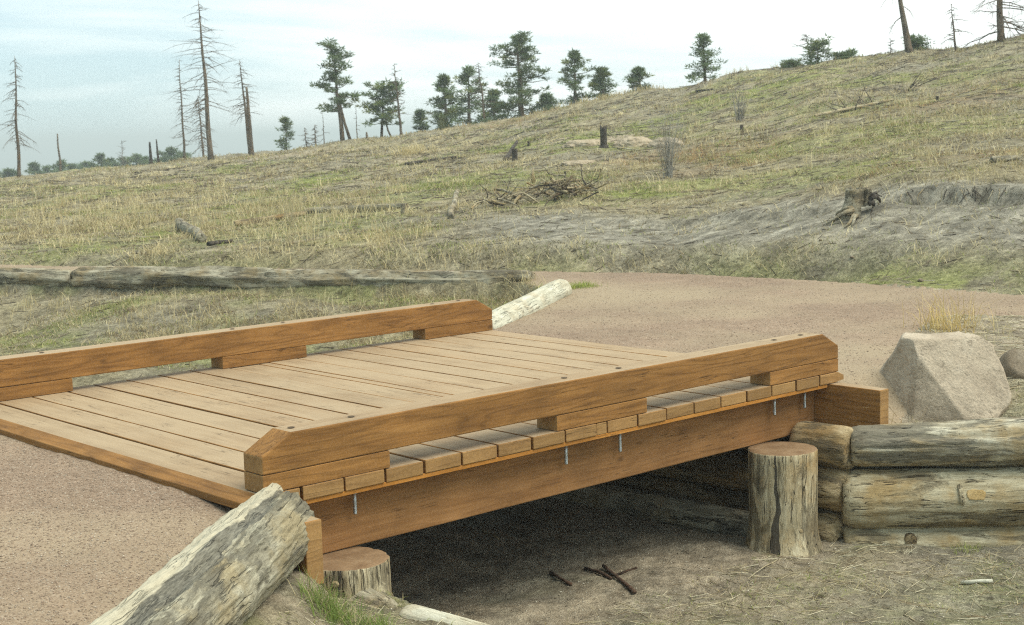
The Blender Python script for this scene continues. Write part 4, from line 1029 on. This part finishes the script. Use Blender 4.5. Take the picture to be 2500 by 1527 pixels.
def charred(px, yb, yt, rpx, label, seed, mat=DARKW, jag=True):
    A_ = hpt(px, yb); u = (A_.x-CAM[0])*FH[0]+(A_.y-CAM[1])*FH[1]; T = Vector(atdepth(px-2, yt, u)); r = rpx*u/3582; h = T.z-A_.z
    V = []; F_ = []; n = 18; lv = 12
    for i in range(lv+1):
        t = i/lv
        for k in range(n):
            a = 2*math.pi*k/n; rr = r*(1.25*max(0, 1-t*4)+0.92+0.12*mnoise.noise(Vector((t*3, math.cos(a)*2, math.sin(a)*2+seed))))
            z = t*h*(1+(0.22*mnoise.noise(Vector((math.cos(a)*1.8+seed, math.sin(a)*1.8, 0))) if jag else 0)*t)-0.08*(1-t)
            V.append((rr*math.cos(a), rr*math.sin(a), z))
    for i in range(lv):
        for k in range(n): F_.append((i*n+k, i*n+(k+1) % n, (i+1)*n+(k+1) % n, (i+1)*n+k))
    V.append((0, 0, h*0.9)); c = len(V)-1
    for k in range(n): F_.append((lv*n+k, lv*n+(k+1) % n, c))
    me = bpy.data.meshes.new('stump'); me.from_pydata(V, [], F_); me.update()
    o = link('tree_stump', me, mat, None, A_, smooth=True); tag(o, label, 'tree stump', 'charred stumps on the hillside'); return o
charred(1453, 356, 306, 9, 'tall charred stump on the middle of the hillside', 1)
charred(1239, 388, 360, 7, 'short charred stump above the brush pile', 2)
charred(1785, 322, 300, 4.5, 'tiny dark stump on the right slope above the grey shrub', 3)
charred(2255, 243, 232, 4, 'small dark stub high on the right slope', 4)
charred(1272, 352, 341, 3, 'tiny stub left of the tall charred stump', 5)
charred(1360, 430, 412, 2.5, 'thin stub standing behind the brush pile', 6)
charred(970, 515, 492, 6, 'small brown stub at the right end of the rotten log', 7, mat=BARKD)

# the old rooty stump on the cut bank
A_ = hpt(2062, 522); u = (A_.x-CAM[0])*FH[0]+(A_.y-CAM[1])*FH[1]; mpp = u/3582
e = empty('root_stump', A_)
tag(e, 'old pale stump with exposed roots spreading over the eroded bank', 'tree stump')
RHv = Vector((RH[0], RH[1], 0)); FHv = Vector((FH[0], FH[1], 0)); Uz = Vector((0, 0, 1))
def loc(px, py, back=0.0): return RHv*((px-2062)*mpp)+Uz*((522-py)*mpp)+FHv*back
mb = MB()
def lobe(cx_, y0_, y1_, r0_, r1_, back=0.0, lean=0.0, sd_=0):
    n = 18; b0 = len(mb.v); lv = 14; a0 = loc(cx_, y0_, back); a1 = loc(cx_+lean, y1_, back)
    for i in range(lv+1):
        t = i/lv; c = a0.lerp(a1, t); r = (r0_+(r1_-r0_)*min(1, t*1.6))*mpp
        for k in range(n):
            a = 2*math.pi*k/n; rr = r*(1+0.28*mnoise.noise(Vector((math.cos(a)*2.4+sd_, math.sin(a)*2.4, t*1.2)))+0.16*mnoise.noise(Vector((math.cos(a)*7, math.sin(a)*7+sd_, t*1.5))))
            mb.v.append(c+(RHv*math.cos(a)+FHv*math.sin(a))*rr+Uz*(0.05*t*mnoise.noise(Vector((a*2, sd_, 1)))))
    for i in range(lv):
        for k in range(n): mb.f.append((b0+i*n+k, b0+i*n+(k+1) % n, b0+(i+1)*n+(k+1) % n, b0+(i+1)*n+k))
    mb.f.append(tuple(b0+lv*n+k for k in range(n)))
lobe(2052, 535, 456, 26, 19, 0.1, 8, 1); lobe(2078, 500, 455, 15, 13, 0.15, 4, 2); lobe(2095, 497, 458, 14, 8, 0.1, -2, 3)
mb.build('stump_wood', BARKD, e)
for k, (ax_, ay, bx_, by, r_) in enumerate([(2050,505,1988,545,7),(2045,515,2002,540,6),(2052,520,2032,552,7),(2060,520,2050,548,6),(2048,500,2010,528,5),(2092,478,2118,492,7),(2088,492,2100,505,7),(2095,470,2122,478,4)]):
    rg = random.Random(k); a0, b0_ = loc(ax_, ay, -0.05), loc(bx_, by, 0.0)
    gp = hit(bx_, by); b0_ = Vector(gp)-A_+Vector((0, 0, 0.02))
    m1 = a0.lerp(b0_, 0.4)+Uz*0.04+RHv*rg.uniform(-.03, .03)-FHv*0.05; m2 = a0.lerp(b0_, 0.75)+Uz*0.02+RHv*rg.uniform(-.04, .04)
    mr = MB(); mr.tube([a0, m1, m2, b0_], [r_*mpp, r_*0.8*mpp, r_*0.55*mpp, r_*0.25*mpp], 8); mr.build('root', BARKD if k < 5 else DARKW, e)

# roots dangling from the undercut lip
e = empty('exposed_roots', hpt(2290, 480)); o0 = e.location.copy()
for k in range(26):
    rg = random.Random(900+k); px = rg.uniform(2170, 2420); p = hit(px, 462+rg.uniform(-6, 10)); p = Vector(p)
    mr = MB(); q = p-FHv*rg.uniform(0.03, 0.15); branchy(mr, p-o0+Uz*0.02, Vector((-FH[0]+rg.uniform(-1, 1), -FH[1]+rg.uniform(-1, 1), -0.9)), rg.uniform(0.15, 0.40), 0.006, 1, 0.25, 0.6, 4, rg, 3)
    mr.build('root', DARKW if k % 3 else PALE, e)
tag(e, 'tangle of thin dark roots hanging from the undercut bank at the right', 'roots')

# brush pile
e = empty('brush_pile', hpt(1300, 490)); o0 = e.location.copy()
tag(e, 'heap of tangled dead branches in the middle of the slope', 'brush pile')
for k in range(96):
    rg = random.Random(300+k); px = 1150+(1425-1150)*rg.random()**0.65; hp = 6+38*max(0, 1-abs(px-1325)/130)*rg.random()
    p = hit(px, 500-0.11*(px-1150)+rg.uniform(-10, 8)); p = Vector(p)
    mpx = (p-Vector(CAM)).length/3582; q = p-o0+Uz*hp*mpx
    d = RHv*rg.choice((-1, 1))+Uz*rg.uniform(-0.35, 0.30)+FHv*rg.uniform(-0.5, 0.5)
    mr = MB(); r_ = rg.choice((0.009, 0.012, 0.018, 0.026, 0.014)); ln = rg.uniform(0.3, 0.95)
    branchy(mr, q-d.normalized()*ln*0.4, d, ln, r_, 1, 0.02, 1.15, 6, rg, 4)
    mr.build('branch', [DEADW, BARKD, PALE, DARKW, BARKD, PALE, STUMPM][k % 7], e)
mr = MB(); p = Vector(hit(1284, 440))-o0; mr.tube([p, p+Uz*0.16-RHv*0.02, p+Uz*0.30], [0.05, 0.035, 0.004], 7); mr.build('branch', PALE, e)
# branchy litter on the long pale pole
for nm, pts_, lb, cnt in (('branch_heap', (2005, 2110, 272), 'spiky dead branches piled over the long pale pole on the right hillside', 18), ('branch_heap', (2160, 2210, 222), 'small knot of dead branches at the upper end of the long pale pole', 10)):
    x0_, x1_, yy = pts_; e = empty(nm, hpt((x0_+x1_)/2, yy)); o0 = e.location.copy(); tag(e, lb, 'branch heap')
    for k in range(cnt):
        rg = random.Random(700+k+x0_); px = rg.uniform(x0_, x1_); p = Vector(hit(px, yy-0.2*(px-x0_)+rg.uniform(-3, 5)))
        mr = MB(); branchy(mr, p-o0, RHv*rg.uniform(-1, 1)+Uz*rg.uniform(0.0, 0.8)+FHv*rg.uniform(-.5, .5), rg.uniform(0.3, 0.9), 0.014, 1, 0.0, 0.5, 4, rg, 2)
        mr.build('branch', [DARKW, PALE, DEADW][k % 3], e)

# leafless shrubs
GREYTW = weathered('grey_twigs', (0.46,0.44,0.38), (0.36,0.34,0.29), (0.13,0.115,0.09), (0.27,0.22,0.15), axis=2, darkness=-0.2, spots=0)
def shrub(px, yb, yt, wpx, label, n_, seed, mat=GREYTW, r_=0.004):
    A_ = hpt(px, yb); u = (A_.x-CAM[0])*FH[0]+(A_.y-CAM[1])*FH[1]; mp_ = u/3582; H_ = (yb-yt)*mp_; rg = random.Random(seed)
    e = empty('bare_shrub', A_); mb = MB()
    for k in range(n_):
        a = rg.uniform(0, 2*math.pi); s_ = rg.uniform(0, 1)**0.7*wpx/2*mp_/H_
        branchy(mb, (rg.uniform(-.08, .08), rg.uniform(-.08, .08), -0.02), (math.cos(a)*s_, math.sin(a)*s_, 1), H_*rg.uniform(0.7, 1.35), r_*rg.uniform(0.8, 1.4), 1, -0.05, 0.16, 4, rg, 6)
    mb.build('stems', mat, e); tag(e, label, 'bare shrub', 'leafless shrubs on the hillside')
shrub(1610, 428, 262, 150, 'large bare grey shrub of upright stems on the right slope', 44, 5, r_=0.0042)
shrub(1782, 292, 216, 40, 'smaller faint bare shrub above the tiny dark stump', 26, 6, r_=0.007)
shrub(700, 540, 480, 60, 'sparse dry stalks standing in front of the rotten log', 16, 7, mat=flatmat('straw_stalk', (0.42,0.36,0.22)), r_=0.004)
shrub(1065, 300, 268, 34, 'small greenish leafless bush in front of the ridge clump', 26, 9, mat=flatmat('olive_stalk', (0.16,0.17,0.07)), r_=0.008)

# small stones
for k, (px, py, rpx, lb) in enumerate([(2216, 678, 7, 'small grey stone at the edge of the trail on the right'), (2050, 622, 5, 'tiny dark stone at the foot of the cut bank'), (1975, 580, 4, 'tiny dark clod on the cut bank below the rooty stump')]):
    p = hit(px, py); r = rpx*np.linalg.norm(p-CAM)/3582
    boulder('stone', (p[0], p[1], p[2]+r*0.3), (r*1.2, r, r*0.7), [(0,-0.8,0.5,0.7),(0.6,-0.3,0.7,0.7)], ROCKD, lb, 20+k, cat='stone')
p = hit(2432, 1302); boulder('stone', (p[0], p[1], p[2]+0.012), (0.035, 0.03, 0.022), [(0,-0.8,0.5,0.7)], ROCK, 'small pale stone in front of the wing wall at the right edge', 33, cat='stone')

# sticks on the dry wash
def stick(a, b, r, label, mat=TWIG, seed=0, la=0.0, lb_=0.0, cat='stick'):
    A_, B_ = hpt(*a), hpt(*b); rg = random.Random(seed); mid = A_.lerp(B_, 0.5)+Vector((rg.uniform(-.012, .012), rg.uniform(-.012, .012), 0.006))
    e = MB(); o0 = A_; pts = [Vector((0, 0, r*0.9+la)), mid-A_+Uz*(r*0.9+(la+lb_)/2), B_-A_+Uz*(r*0.9+lb_)]
    pts = [pts[0], pts[0].lerp(pts[1], .5)+Vector((rg.uniform(-.006, .006), rg.uniform(-.006, .006), 0)), pts[1], pts[1].lerp(pts[2], .5)+Vector((rg.uniform(-.006, .006), rg.uniform(-.006, .006), 0)), pts[2]]
    e.tube(pts, [r*rg.uniform(.8, 1.1) for _ in pts], 9); o = e.build('stick', mat, None, A_); tag(o, label, cat, 'sticks on the wash floor')
stick((1325, 1383), (1374, 1410), 0.010, 'short dark stick at the left of the loose group', seed=1)
stick((1408, 1372), (1470, 1396), 0.010, 'dark stick half under the longest stick', seed=2)
stick((1452, 1370), (1527, 1432), 0.012, 'longest and thickest dark stick on the wash floor', seed=3, la=0.01, lb_=0.004)
stick((1478, 1388), (1532, 1370), 0.007, 'thin brown stick crossing behind the longest stick', seed=4)
stick((1155, 1280), (1200, 1300), 0.008, 'pale curved stick in the shade under the girder', mat=PALE, seed=5)
stick((1300, 1195), (1325, 1160), 0.003, 'thin reddish twig under the girder', seed=6)
stick((2312, 1408), (2388, 1404), 0.013, 'pale curved bark chip lying in the grass at lower right', mat=BLEACH, seed=7, cat='bark chip')
stick((1800, 1395), (1890, 1340), 0.003, 'long dry stalk leaning by the post', mat=PALE, seed=8)
stick((2175, 1482), (2200, 1495), 0.004, 'short pale splinter in the grass at lower right', mat=PALE, seed=9)

# ------------------------------------------------------------------ grass, litter and loose stone
def blades(name, xs, ys, zs, hgt, wid, lean, col, seed, label, cat='grass', kind='stuff', curl=0.5):
    r_ = np.random.RandomState(seed); n = len(xs)
    a = r_.uniform(0, 2*np.pi, n); b = r_.uniform(0, 2*np.pi, n)
    dx, dy = np.cos(a)*lean, np.sin(a)*lean; up = np.sqrt(np.maximum(0.02, 1-lean**2))
    wx, wy = np.cos(b)*wid, np.sin(b)*wid
    P = np.stack([xs, ys, zs], -1); D = np.stack([dx, dy, up], -1)*hgt[:, None]
    Wv = np.stack([wx, wy, np.zeros(n)], -1)
    mid = P+D*0.55; tip = P+D+np.stack([dx*hgt*curl, dy*hgt*curl, -hgt*0.18*curl*2*lean], -1)
    tip[:, 2] = np.maximum(tip[:, 2], zs+0.004)
    V = np.empty((n, 5, 3)); V[:, 0] = P-Wv; V[:, 1] = P+Wv; V[:, 2] = mid+Wv*0.8; V[:, 3] = mid-Wv*0.8; V[:, 4] = tip
    base = (np.arange(n)*5)[:, None]
    tri = np.concatenate([base+np.array([0, 1, 2]), base+np.array([0, 2, 3]), base+np.array([3, 2, 4])], 1).reshape(-1, 3)
    me = np_mesh(name, V.reshape(-1, 3), tri, 3, np.repeat(col, 5, axis=0)); o = link(name, me, BLADE)
    tag(o, label, cat, kind=kind); return o
R0 = np.random.RandomState(11)
def scatter(n, u0, u1, q0, q1, power=1.0):
    uu = (u0**power+(u1**power-u0**power)*R0.rand(n))**(1/power); qq = R0.uniform(q0, q1, n)
    x = CAM[0]+FH[0]*uu+RH[0]*uu*qq; y = CAM[1]+FH[1]*uu+RH[1]*uu*qq; return x, y, uu, qq
def footprint(x, y):      # bridge, logs, posts: nothing grows there
    k = (x > -0.2) & (x < 4.35) & (y > -0.1) & (y < 3.7)
    sW = (x-WP[0])*WN[0]+(y-WP[1])*WN[1]; tW = (x-WP[0])*WD[0]+(y-WP[1])*WD[1]
    k |= (np.abs(sW) < 0.17) & (tW > -0.1) & (tW < 2)
    sb = (x-BL0[0])*bln[0]+(y-BL0[1])*bln[1]; tb = (x-BL0[0])*bld[0]+(y-BL0[1])*bld[1]
    k |= (np.abs(sb) < 0.19) & (tb > -0.15) & (tb < 2.4)
    k |= polydist(x, y, [CUT_A, CUT_B]) < 0.15
    k |= polydist(x, y, LOG_LINE) < 0.12
    k |= np.hypot(x-3.555, y+0.065) < 0.22
    return k
DRY = np.array([[0.48,0.405,0.225],[0.40,0.325,0.17],[0.56,0.485,0.285],[0.31,0.24,0.13],[0.25,0.18,0.095]])
GRN = np.array([[0.26,0.305,0.066],[0.19,0.235,0.052],[0.32,0.335,0.105],[0.28,0.31,0.10]])
def grass_field(name, n, u0, u1, power, q0, q1, h0, h1, w_, label, seed, leanr=(0.2, 0.95), straw=0.0):
    x, y, uu, qq = scatter(n, u0, u1, q0, q1, power)
    gr, sb = masks(x, y); cv = cover(x, y); keep = ~gr & ~footprint(x, y)
    de = polydist(x, y, FAR_EDGE)
    d_ = fbm(x*1.3, y*1.3, 3, 201)+0.5*fbm(x*5, y*5, 2, 202)
    prob = ss(-0.35, 0.42, d_)*(1-0.93*cv[:, 1])*(1-0.7*cv[:, 2])
    keep &= R0.rand(n) < prob
    keep &= uu < np.interp(qq, RATIO, RIDGE)*1.03
    x, y, uu, qq, cv = x[keep], y[keep], uu[keep], qq[keep], cv[keep]; m = len(x)
    z = terrain(x, y)-0.004
    gp = cv[:, 0]*1.0+0.10+0.16*(uu < 9.5)+0.25*fbm(x*2.2, y*2.2, 3, 203)
    tone = fbm(x*3.1, y*3.1, 2, 207)*1.3
    isg = R0.rand(m) < gp+0.15*tone
    pick = lambda A_: A_[np.clip(((tone+R0.normal(0, 0.35, m))*0.5+0.5)*len(A_), 0, len(A_)-1).astype(int)]
    c = np.where(isg[:, None], pick(GRN), pick(DRY))*R0.uniform(0.8, 1.2, m)[:, None]
    rdm = (R0.rand(m) < cv[:, 3]*0.6) & ~isg; c = np.where(rdm[:, None], c*np.array([0.95, 0.74, 0.62]), c)
    hh = R0.uniform(h0, h1, m)*(0.55+0.75*np.clip(fbm(x*0.6, y*0.6, 3, 204)+0.5, 0, 1.2)); hh = np.where(isg, hh*0.7, hh)
    ln = R0.uniform(leanr[0], leanr[1], m)
    wd = np.maximum(w_, uu*0.00021)*R0.uniform(0.6, 1.3, m)
    blades(name, x, y, z, hh, wd, ln, c, seed, label)
QL, QR = -0.42, 0.42
grass_field('grass', 150000, 12.0, 30, 1.6, QL, QR, 0.04, 0.13, 0.0016, 'short matted dry grass with green shoots on the lower hillside and lawn', 1, (0.5, 0.97))
grass_field('grass', 130000, 26, 66, 1.3, QL, QR, 0.06, 0.19, 0.002, 'short dry grass on the upper hillside', 2)
grass_field('grass', 90000, 9.0, 17, 1.6, QL, 0.12, 0.03, 0.10, 0.0014, 'thin dry grass on the low ground behind the bridge', 3)
grass_field('grass', 150000, 3.2, 9.5, 2.0, -0.40, QR, 0.02, 0.08, 0.0012, 'dry grass litter on the wash floor in the foreground', 4, (0.75, 0.99))
# tall straw in patches on the left slope and along edges
def straw(name, spots, label, seed, hh, n, rad, colset=DRY, wd=0.0016, lean=(0.05, 0.5), kind='stuff', curl=0.5):
    X, Y = [], []
    for (px, py, k) in spots:
        p = hit(px, py)
        if p is None: continue
        m = int(n*k); X.append(p[0]+R0.normal(0, rad, m)); Y.append(p[1]+R0.normal(0, rad, m))
    X, Y = np.concatenate(X), np.concatenate(Y); m = len(X)
    bk_ = cover(X, Y)[:, 1]; kp = R0.rand(m) > bk_*0.93; X, Y = X[kp], Y[kp]; m = len(X)
    gr, _ = masks(X, Y); Z = terrain(X, Y)-0.005; uu = (X-CAM[0])*FH[0]+(Y-CAM[1])*FH[1]
    c = colset[R0.randint(0, len(colset), m)]*R0.uniform(0.85, 1.25, m)[:, None]
    return blades(name, X, Y, Z, R0.uniform(hh[0], hh[1], m), np.maximum(wd, uu*0.00018)*R0.uniform(.7, 1.2, m), R0.uniform(lean[0], lean[1], m), c, seed, label, kind=kind, curl=curl)
rg = random.Random(77); sp_ = []
for k in range(230):
    px = rg.choice([rg.gauss(200, 110), rg.gauss(430, 160), rg.gauss(720, 140), rg.uniform(0, 1300)]); py = rg.gauss(520, 40) if px < 900 else rg.uniform(440, 640)
    if 425 < py < 632: sp_.append((px, py, rg.uniform(0.3, 1.6)))
straw('dry_grass', sp_, 'patches of tall straw coloured grass on the left slope', 21, (0.08, 0.32), 26, 0.16, DRY[[0, 2, 1, 1]]*1.2)
sp_ = [(rg.uniform(1300, 2464), rg.uniform(150, 480), rg.uniform(.3, 1.3)) for k in range(150)]
straw('dry_grass', sp_, 'scattered straw tufts on the right slope', 22, (0.10, 0.28), 26, 0.14, DRY[[0, 2, 1]]*1.1)
sp_ = [(rg.uniform(0, 1250), rg.uniform(690, 830), rg.uniform(.3, 1.0)) for k in range(80)]
straw('dry_grass', sp_, 'wispy dry tufts on the low ground behind the far rail', 23, (0.08, 0.25), 16, 0.08, DRY[[0, 2, 1]]*1.1)
sp_ = [(x_, 668+0.0*x_+rg.uniform(-4, 8) if x_ < 1900 else 668+(x_-1900)*0.055+rg.uniform(-6, 4), rg.uniform(.3, 1)) for x_ in [rg.uniform(1380, 2460) for _ in range(10)]]
def rspots(n, f):
    o_ = []
    for k in range(n):
        px = rg.uniform(-20, 2480); ytop = float(np.interp(px, [0, 600, 1200, 1600, 2000, 2464], [440, 380, 298, 222, 152, 92])); ybot = 640
        py = ytop+(ybot-ytop)*rg.random()**1.3; o_.append((px, py, rg.uniform(0.3, 1.5)))
    return o_
straw('low_scrub', rspots(420, 0), 'dark brown and olive mats of low scrub dotted over the hillside', 24, (0.03, 0.10), 40, 0.13, np.array([[0.10,0.085,0.045],[0.15,0.125,0.065],[0.075,0.06,0.035],[0.14,0.14,0.055]]), 0.003, (0.3, 0.98))
straw('low_scrub', rspots(300, 0), 'bright green and yellowish mats of low plants dotted over the hillside', 25, (0.03, 0.09), 50, 0.16, GRN*1.1, 0.003, (0.4, 0.98))
straw('dry_grass', rspots(420, 0), 'pale bleached grass tussocks dotted over the hillside', 26, (0.05, 0.18), 32, 0.12, DRY[[0, 2, 2]]*1.2, 0.002, (0.2, 0.9))
for (px, py, w_, h_, lb) in ((1528, 352, 48, 24, 'pale bare soil mound just right of the tall charred stump'), (1605, 352, 44, 22, 'rounded pale soil mound farther right of the tall charred stump'), (1408, 352, 52, 16, 'low pale soil mound on the left of the tall charred stump'), (1395, 396, 46, 10, 'flat pale soil mound below the tall charred stump')):
    p = hit(px, py); r = w_*np.linalg.norm(p-CAM)/3582; hh_ = h_*np.linalg.norm(p-CAM)/3582
    m_ = boulder('soil_mound', (p[0]+FH[0]*r*0.5, p[1]+FH[1]*r*0.5, p[2]-hh_*0.15), (r, r*0.8, hh_*1.15), [(0, 0, 1, 0.9)], SANDY, lb, int(px), cat='soil mound', rz=vrot, nz=0.16)
# named clumps
def clump(px, py, label, seed, hh, n, rad, cols, lean, name='grass_clump', wd=0.0015, curl=0.5):
    return straw(name, [(px, py, 1)], label, seed, hh, n, rad, cols, wd, lean, kind=None, curl=curl)
o = clump(800, 1482, 'bright green grass clump growing on the dirt bank beside the broken log', 31, (0.05, 0.155), 620, 0.055, np.vstack([GRN*np.array([0.8,0.95,0.9]), DRY[[0]]]), (0.15, 0.95), wd=0.0013); o['category'] = 'grass clump'
o = clump(905, 1512, 'smaller green grass clump cut by the bottom edge of the picture', 32, (0.04, 0.11), 300, 0.045, np.vstack([GRN*np.array([0.8,0.95,0.9]), DRY[[0]]]), (0.2, 0.95), wd=0.0012)
o = clump(2285, 795, 'tall straw coloured grass clump behind the boulder', 33, (0.12, 0.42), 680, 0.12, DRY[[0, 2, 2, 1]]*np.array([1.22,1.1,0.8]), (0.05, 0.75), wd=0.0016)
o = clump(2390, 815, 'sparser straw grass clump right of the boulder top', 34, (0.10, 0.28), 80, 0.14, DRY[[0, 2, 1]]*1.05, (0.1, 0.8))
o = clump(1400, 690, 'green grass tuft at the end of the bleached log', 35, (0.03, 0.09), 420, 0.09, GRN*1.2, (0.3, 0.95))
o = clump(1320, 712, 'thin green grass tuft along the side of the bleached log', 36, (0.02, 0.07), 420, 0.11, GRN*1.1, (0.3, 0.95))
o = clump(1245, 700, 'dry weed tuft behind the bleached log', 37, (0.08, 0.22), 120, 0.10, DRY[[0, 2]]*1.1, (0.2, 0.8))
o = clump(2330, 1325, 'little green tuft at the foot of the lowest wing wall log', 38, (0.03, 0.07), 160, 0.05, GRN*1.2, (0.2, 0.95))
o = clump(2150, 1000, 'dry roots and stalks trailing beside the boulder', 39, (0.10, 0.30), 70, 0.10, DRY[[0, 1, 3]], (0.5, 0.98), wd=0.0018)
o = clump(990, 372, 'pale straw tussock high on the left slope', 40, (0.25, 0.5), 320, 0.28, DRY[[0, 2]]*1.15, (0.3, 0.9), wd=0.006)
o = clump(1395, 1520, 'dry stalks sticking up at the bottom edge of the picture', 41, (0.12, 0.30), 12, 0.10, DRY[[2, 0]]*1.2, (0.05, 0.6), wd=0.0018)
o = clump(1325, 1520, 'dry bent stalks left of the sticks at the bottom edge', 42, (0.08, 0.2), 9, 0.08, DRY[[2, 0]]*1.2, (0.1, 0.7), wd=0.0018)
for k in bpy.data.objects:
    if k.name.startswith('grass_clump'): k['category'] = 'grass clump'

# twig litter and stone chips
def litter(name, n, u0, u1, power, q0, q1, lens, rad, cols, label, seed, cond=None):
    r_ = np.random.RandomState(seed); x, y, uu, qq = scatter(n, u0, u1, q0, q1, power); gr, _ = masks(x, y); keep = ~gr & ~footprint(x, y)
    if cond is not None: keep &= cond(x, y, uu, qq)
    x, y, uu = x[keep], y[keep], uu[keep]; m = len(x); z = terrain(x, y)
    a = r_.uniform(0, 2*np.pi, m); L_ = r_.uniform(lens[0], lens[1], m)*np.maximum(1, uu/14); r0 = np.maximum(rad*r_.uniform(.6, 1.4, m), uu*0.0002)
    d = np.stack([np.cos(a), np.sin(a)], -1); P0 = np.stack([x, y, z+r0], -1); ex = x+d[:, 0]*L_; ey = y+d[:, 1]*L_
    P1 = np.stack([ex, ey, terrain(ex, ey)+r0+r_.uniform(0, 0.25, m)*L_*0.5], -1)
    sdv = np.stack([-d[:, 1], d[:, 0], np.zeros(m)], -1)*r0[:, None]; upv = np.stack([np.zeros(m), np.zeros(m), r0], -1)
    V = np.empty((m, 6, 3)); V[:, 0] = P0-sdv-upv; V[:, 1] = P0+sdv-upv; V[:, 2] = P0+upv; V[:, 3] = P1-sdv*0.6-upv; V[:, 4] = P1+sdv*0.6-upv; V[:, 5] = P1+upv*0.6
    b = (np.arange(m)*6)[:, None]; q = np.concatenate([b+np.array([0, 1, 4, 3]), b+np.array([1, 2, 5, 4]), b+np.array([2, 0, 3, 5])], 1).reshape(-1, 4)
    c = cols[r_.randint(0, len(cols), m)]*r_.uniform(0.7, 1.3, m)[:, None]
    me = np_mesh(name, V.reshape(-1, 3), q, 4, np.repeat(c, 6, axis=0)); tag(link(name, me, STONES), label, 'litter', kind='stuff')
TW = np.array([[0.09,0.07,0.05],[0.16,0.13,0.09],[0.30,0.27,0.20],[0.05,0.04,0.03],[0.22,0.18,0.12]])
litter('twig_litter', 9500, 12, 55, 1.2, QL, QR, (0.05, 0.17), 0.0032, TW, 'dead twigs strewn over the hillside', 5)
litter('twig_litter', 8000, 4.5, 12, 1.8, -0.2, QR, (0.03, 0.16), 0.0011, np.array([[0.45,0.39,0.25],[0.36,0.30,0.18],[0.52,0.47,0.33],[0.22,0.17,0.10]]), 'fine twigs and stalks on the wash floor', 6)
def chips(name, n, u0, u1, power, q0, q1, sz, cols, label, seed, where):
    r_ = np.random.RandomState(seed); x, y, uu, qq = scatter(n, u0, u1, q0, q1, power); gr, _ = masks(x, y); keep = where(x, y, gr)
    x, y, uu = x[keep], y[keep], uu[keep]; m = len(x); s = r_.uniform(sz[0], sz[1], m)*r_.uniform(0.6, 1.4, m); z = terrain(x, y)+s*0.12
    O = np.array([[1,0,0],[0,1,0],[-1,0,0],[0,-1,0],[0,0,.55],[0,0,-.55]], float)
    jit = r_.uniform(0.6, 1.25, (m, 6, 1)); a = r_.uniform(0, 6.28, m); ca, sa = np.cos(a), np.sin(a)
    V = O[None]*jit*s[:, None, None]; Xr = V[:, :, 0]*ca[:, None]-V[:, :, 1]*sa[:, None]; Yr = V[:, :, 0]*sa[:, None]+V[:, :, 1]*ca[:, None]
    V = np.stack([Xr+x[:, None], Yr+y[:, None], V[:, :, 2]+z[:, None]], -1)
    T = np.array([[0,1,4],[1,2,4],[2,3,4],[3,0,4],[1,0,5],[2,1,5],[3,2,5],[0,3,5]]); b = (np.arange(m)*6)[:, None, None]
    c = cols[r_.randint(0, len(cols), m)]*r_.uniform(0.75, 1.2, m)[:, None]
    me = np_mesh(name, V.reshape(-1, 3), (T[None]+b).reshape(-1, 3), 3, np.repeat(c, 6, axis=0)); tag(link(name, me, STONES), label, 'gravel', kind='stuff')
GC = np.array([[0.31,0.225,0.16],[0.27,0.195,0.138],[0.37,0.285,0.21],[0.25,0.18,0.128],[0.33,0.245,0.175],[0.44,0.37,0.285]])
def notdeck(x, y): return ~((x > -0.10) & (x < 4.27) & (y > -0.05) & (y < 3.5))
chips('loose_gravel', 80000, 3.4, 9.0, 1.7, -0.42, -0.02, (0.0018, 0.0052), GC, 'loose reddish gravel on the trail at the near end of the bridge', 7, lambda x, y, gr: gr & (x < 0) & notdeck(x, y))
chips('loose_gravel', 30000, 9.0, 17.0, 1.0, -0.10, QR, (0.0025, 0.0065), GC, 'loose reddish gravel on the trail beyond the bridge', 8, lambda x, y, gr: gr & (x > 4))
chips('loose_gravel', 9000, 4.5, 10.0, 1.7, -0.15, QR, (0.002, 0.007), np.array([[0.4,0.36,0.28],[0.3,0.26,0.19],[0.5,0.46,0.36],[0.16,0.13,0.09]]), 'small pale stones scattered on the wash floor and banks', 9, lambda x, y, gr: (~gr) & ((x > 0.5) | (y < -0.3)))

# ------------------------------------------------------------------ thin haze in the air
bm = bmesh.new(); bmesh.ops.create_cube(bm, size=1)
for v in bm.verts: v.co = Vector((v.co.x*7600, v.co.y*7600, -60 if v.co.z < 0 else 12))
me = bpy.data.meshes.new('haze'); bm.to_mesh(me); bm.free()
hm = bpy.data.materials.new('haze'); hm.use_nodes = True; hn = hm.node_tree; hn.nodes.clear()
ho = N(hn, 'ShaderNodeOutputMaterial'); pv = N(hn, 'ShaderNodeVolumePrincipled')
pv.inputs['Color'].default_value = (0.92, 1.0, 0.99, 1); pv.inputs['Density'].default_value = 0.0016; pv.inputs['Anisotropy'].default_value = 0.2
LK(hn, pv.outputs[0], ho.inputs['Volume'])
tag(link('haze', me, hm), 'thin pale haze in the air over the ridge', 'haze', kind='stuff')
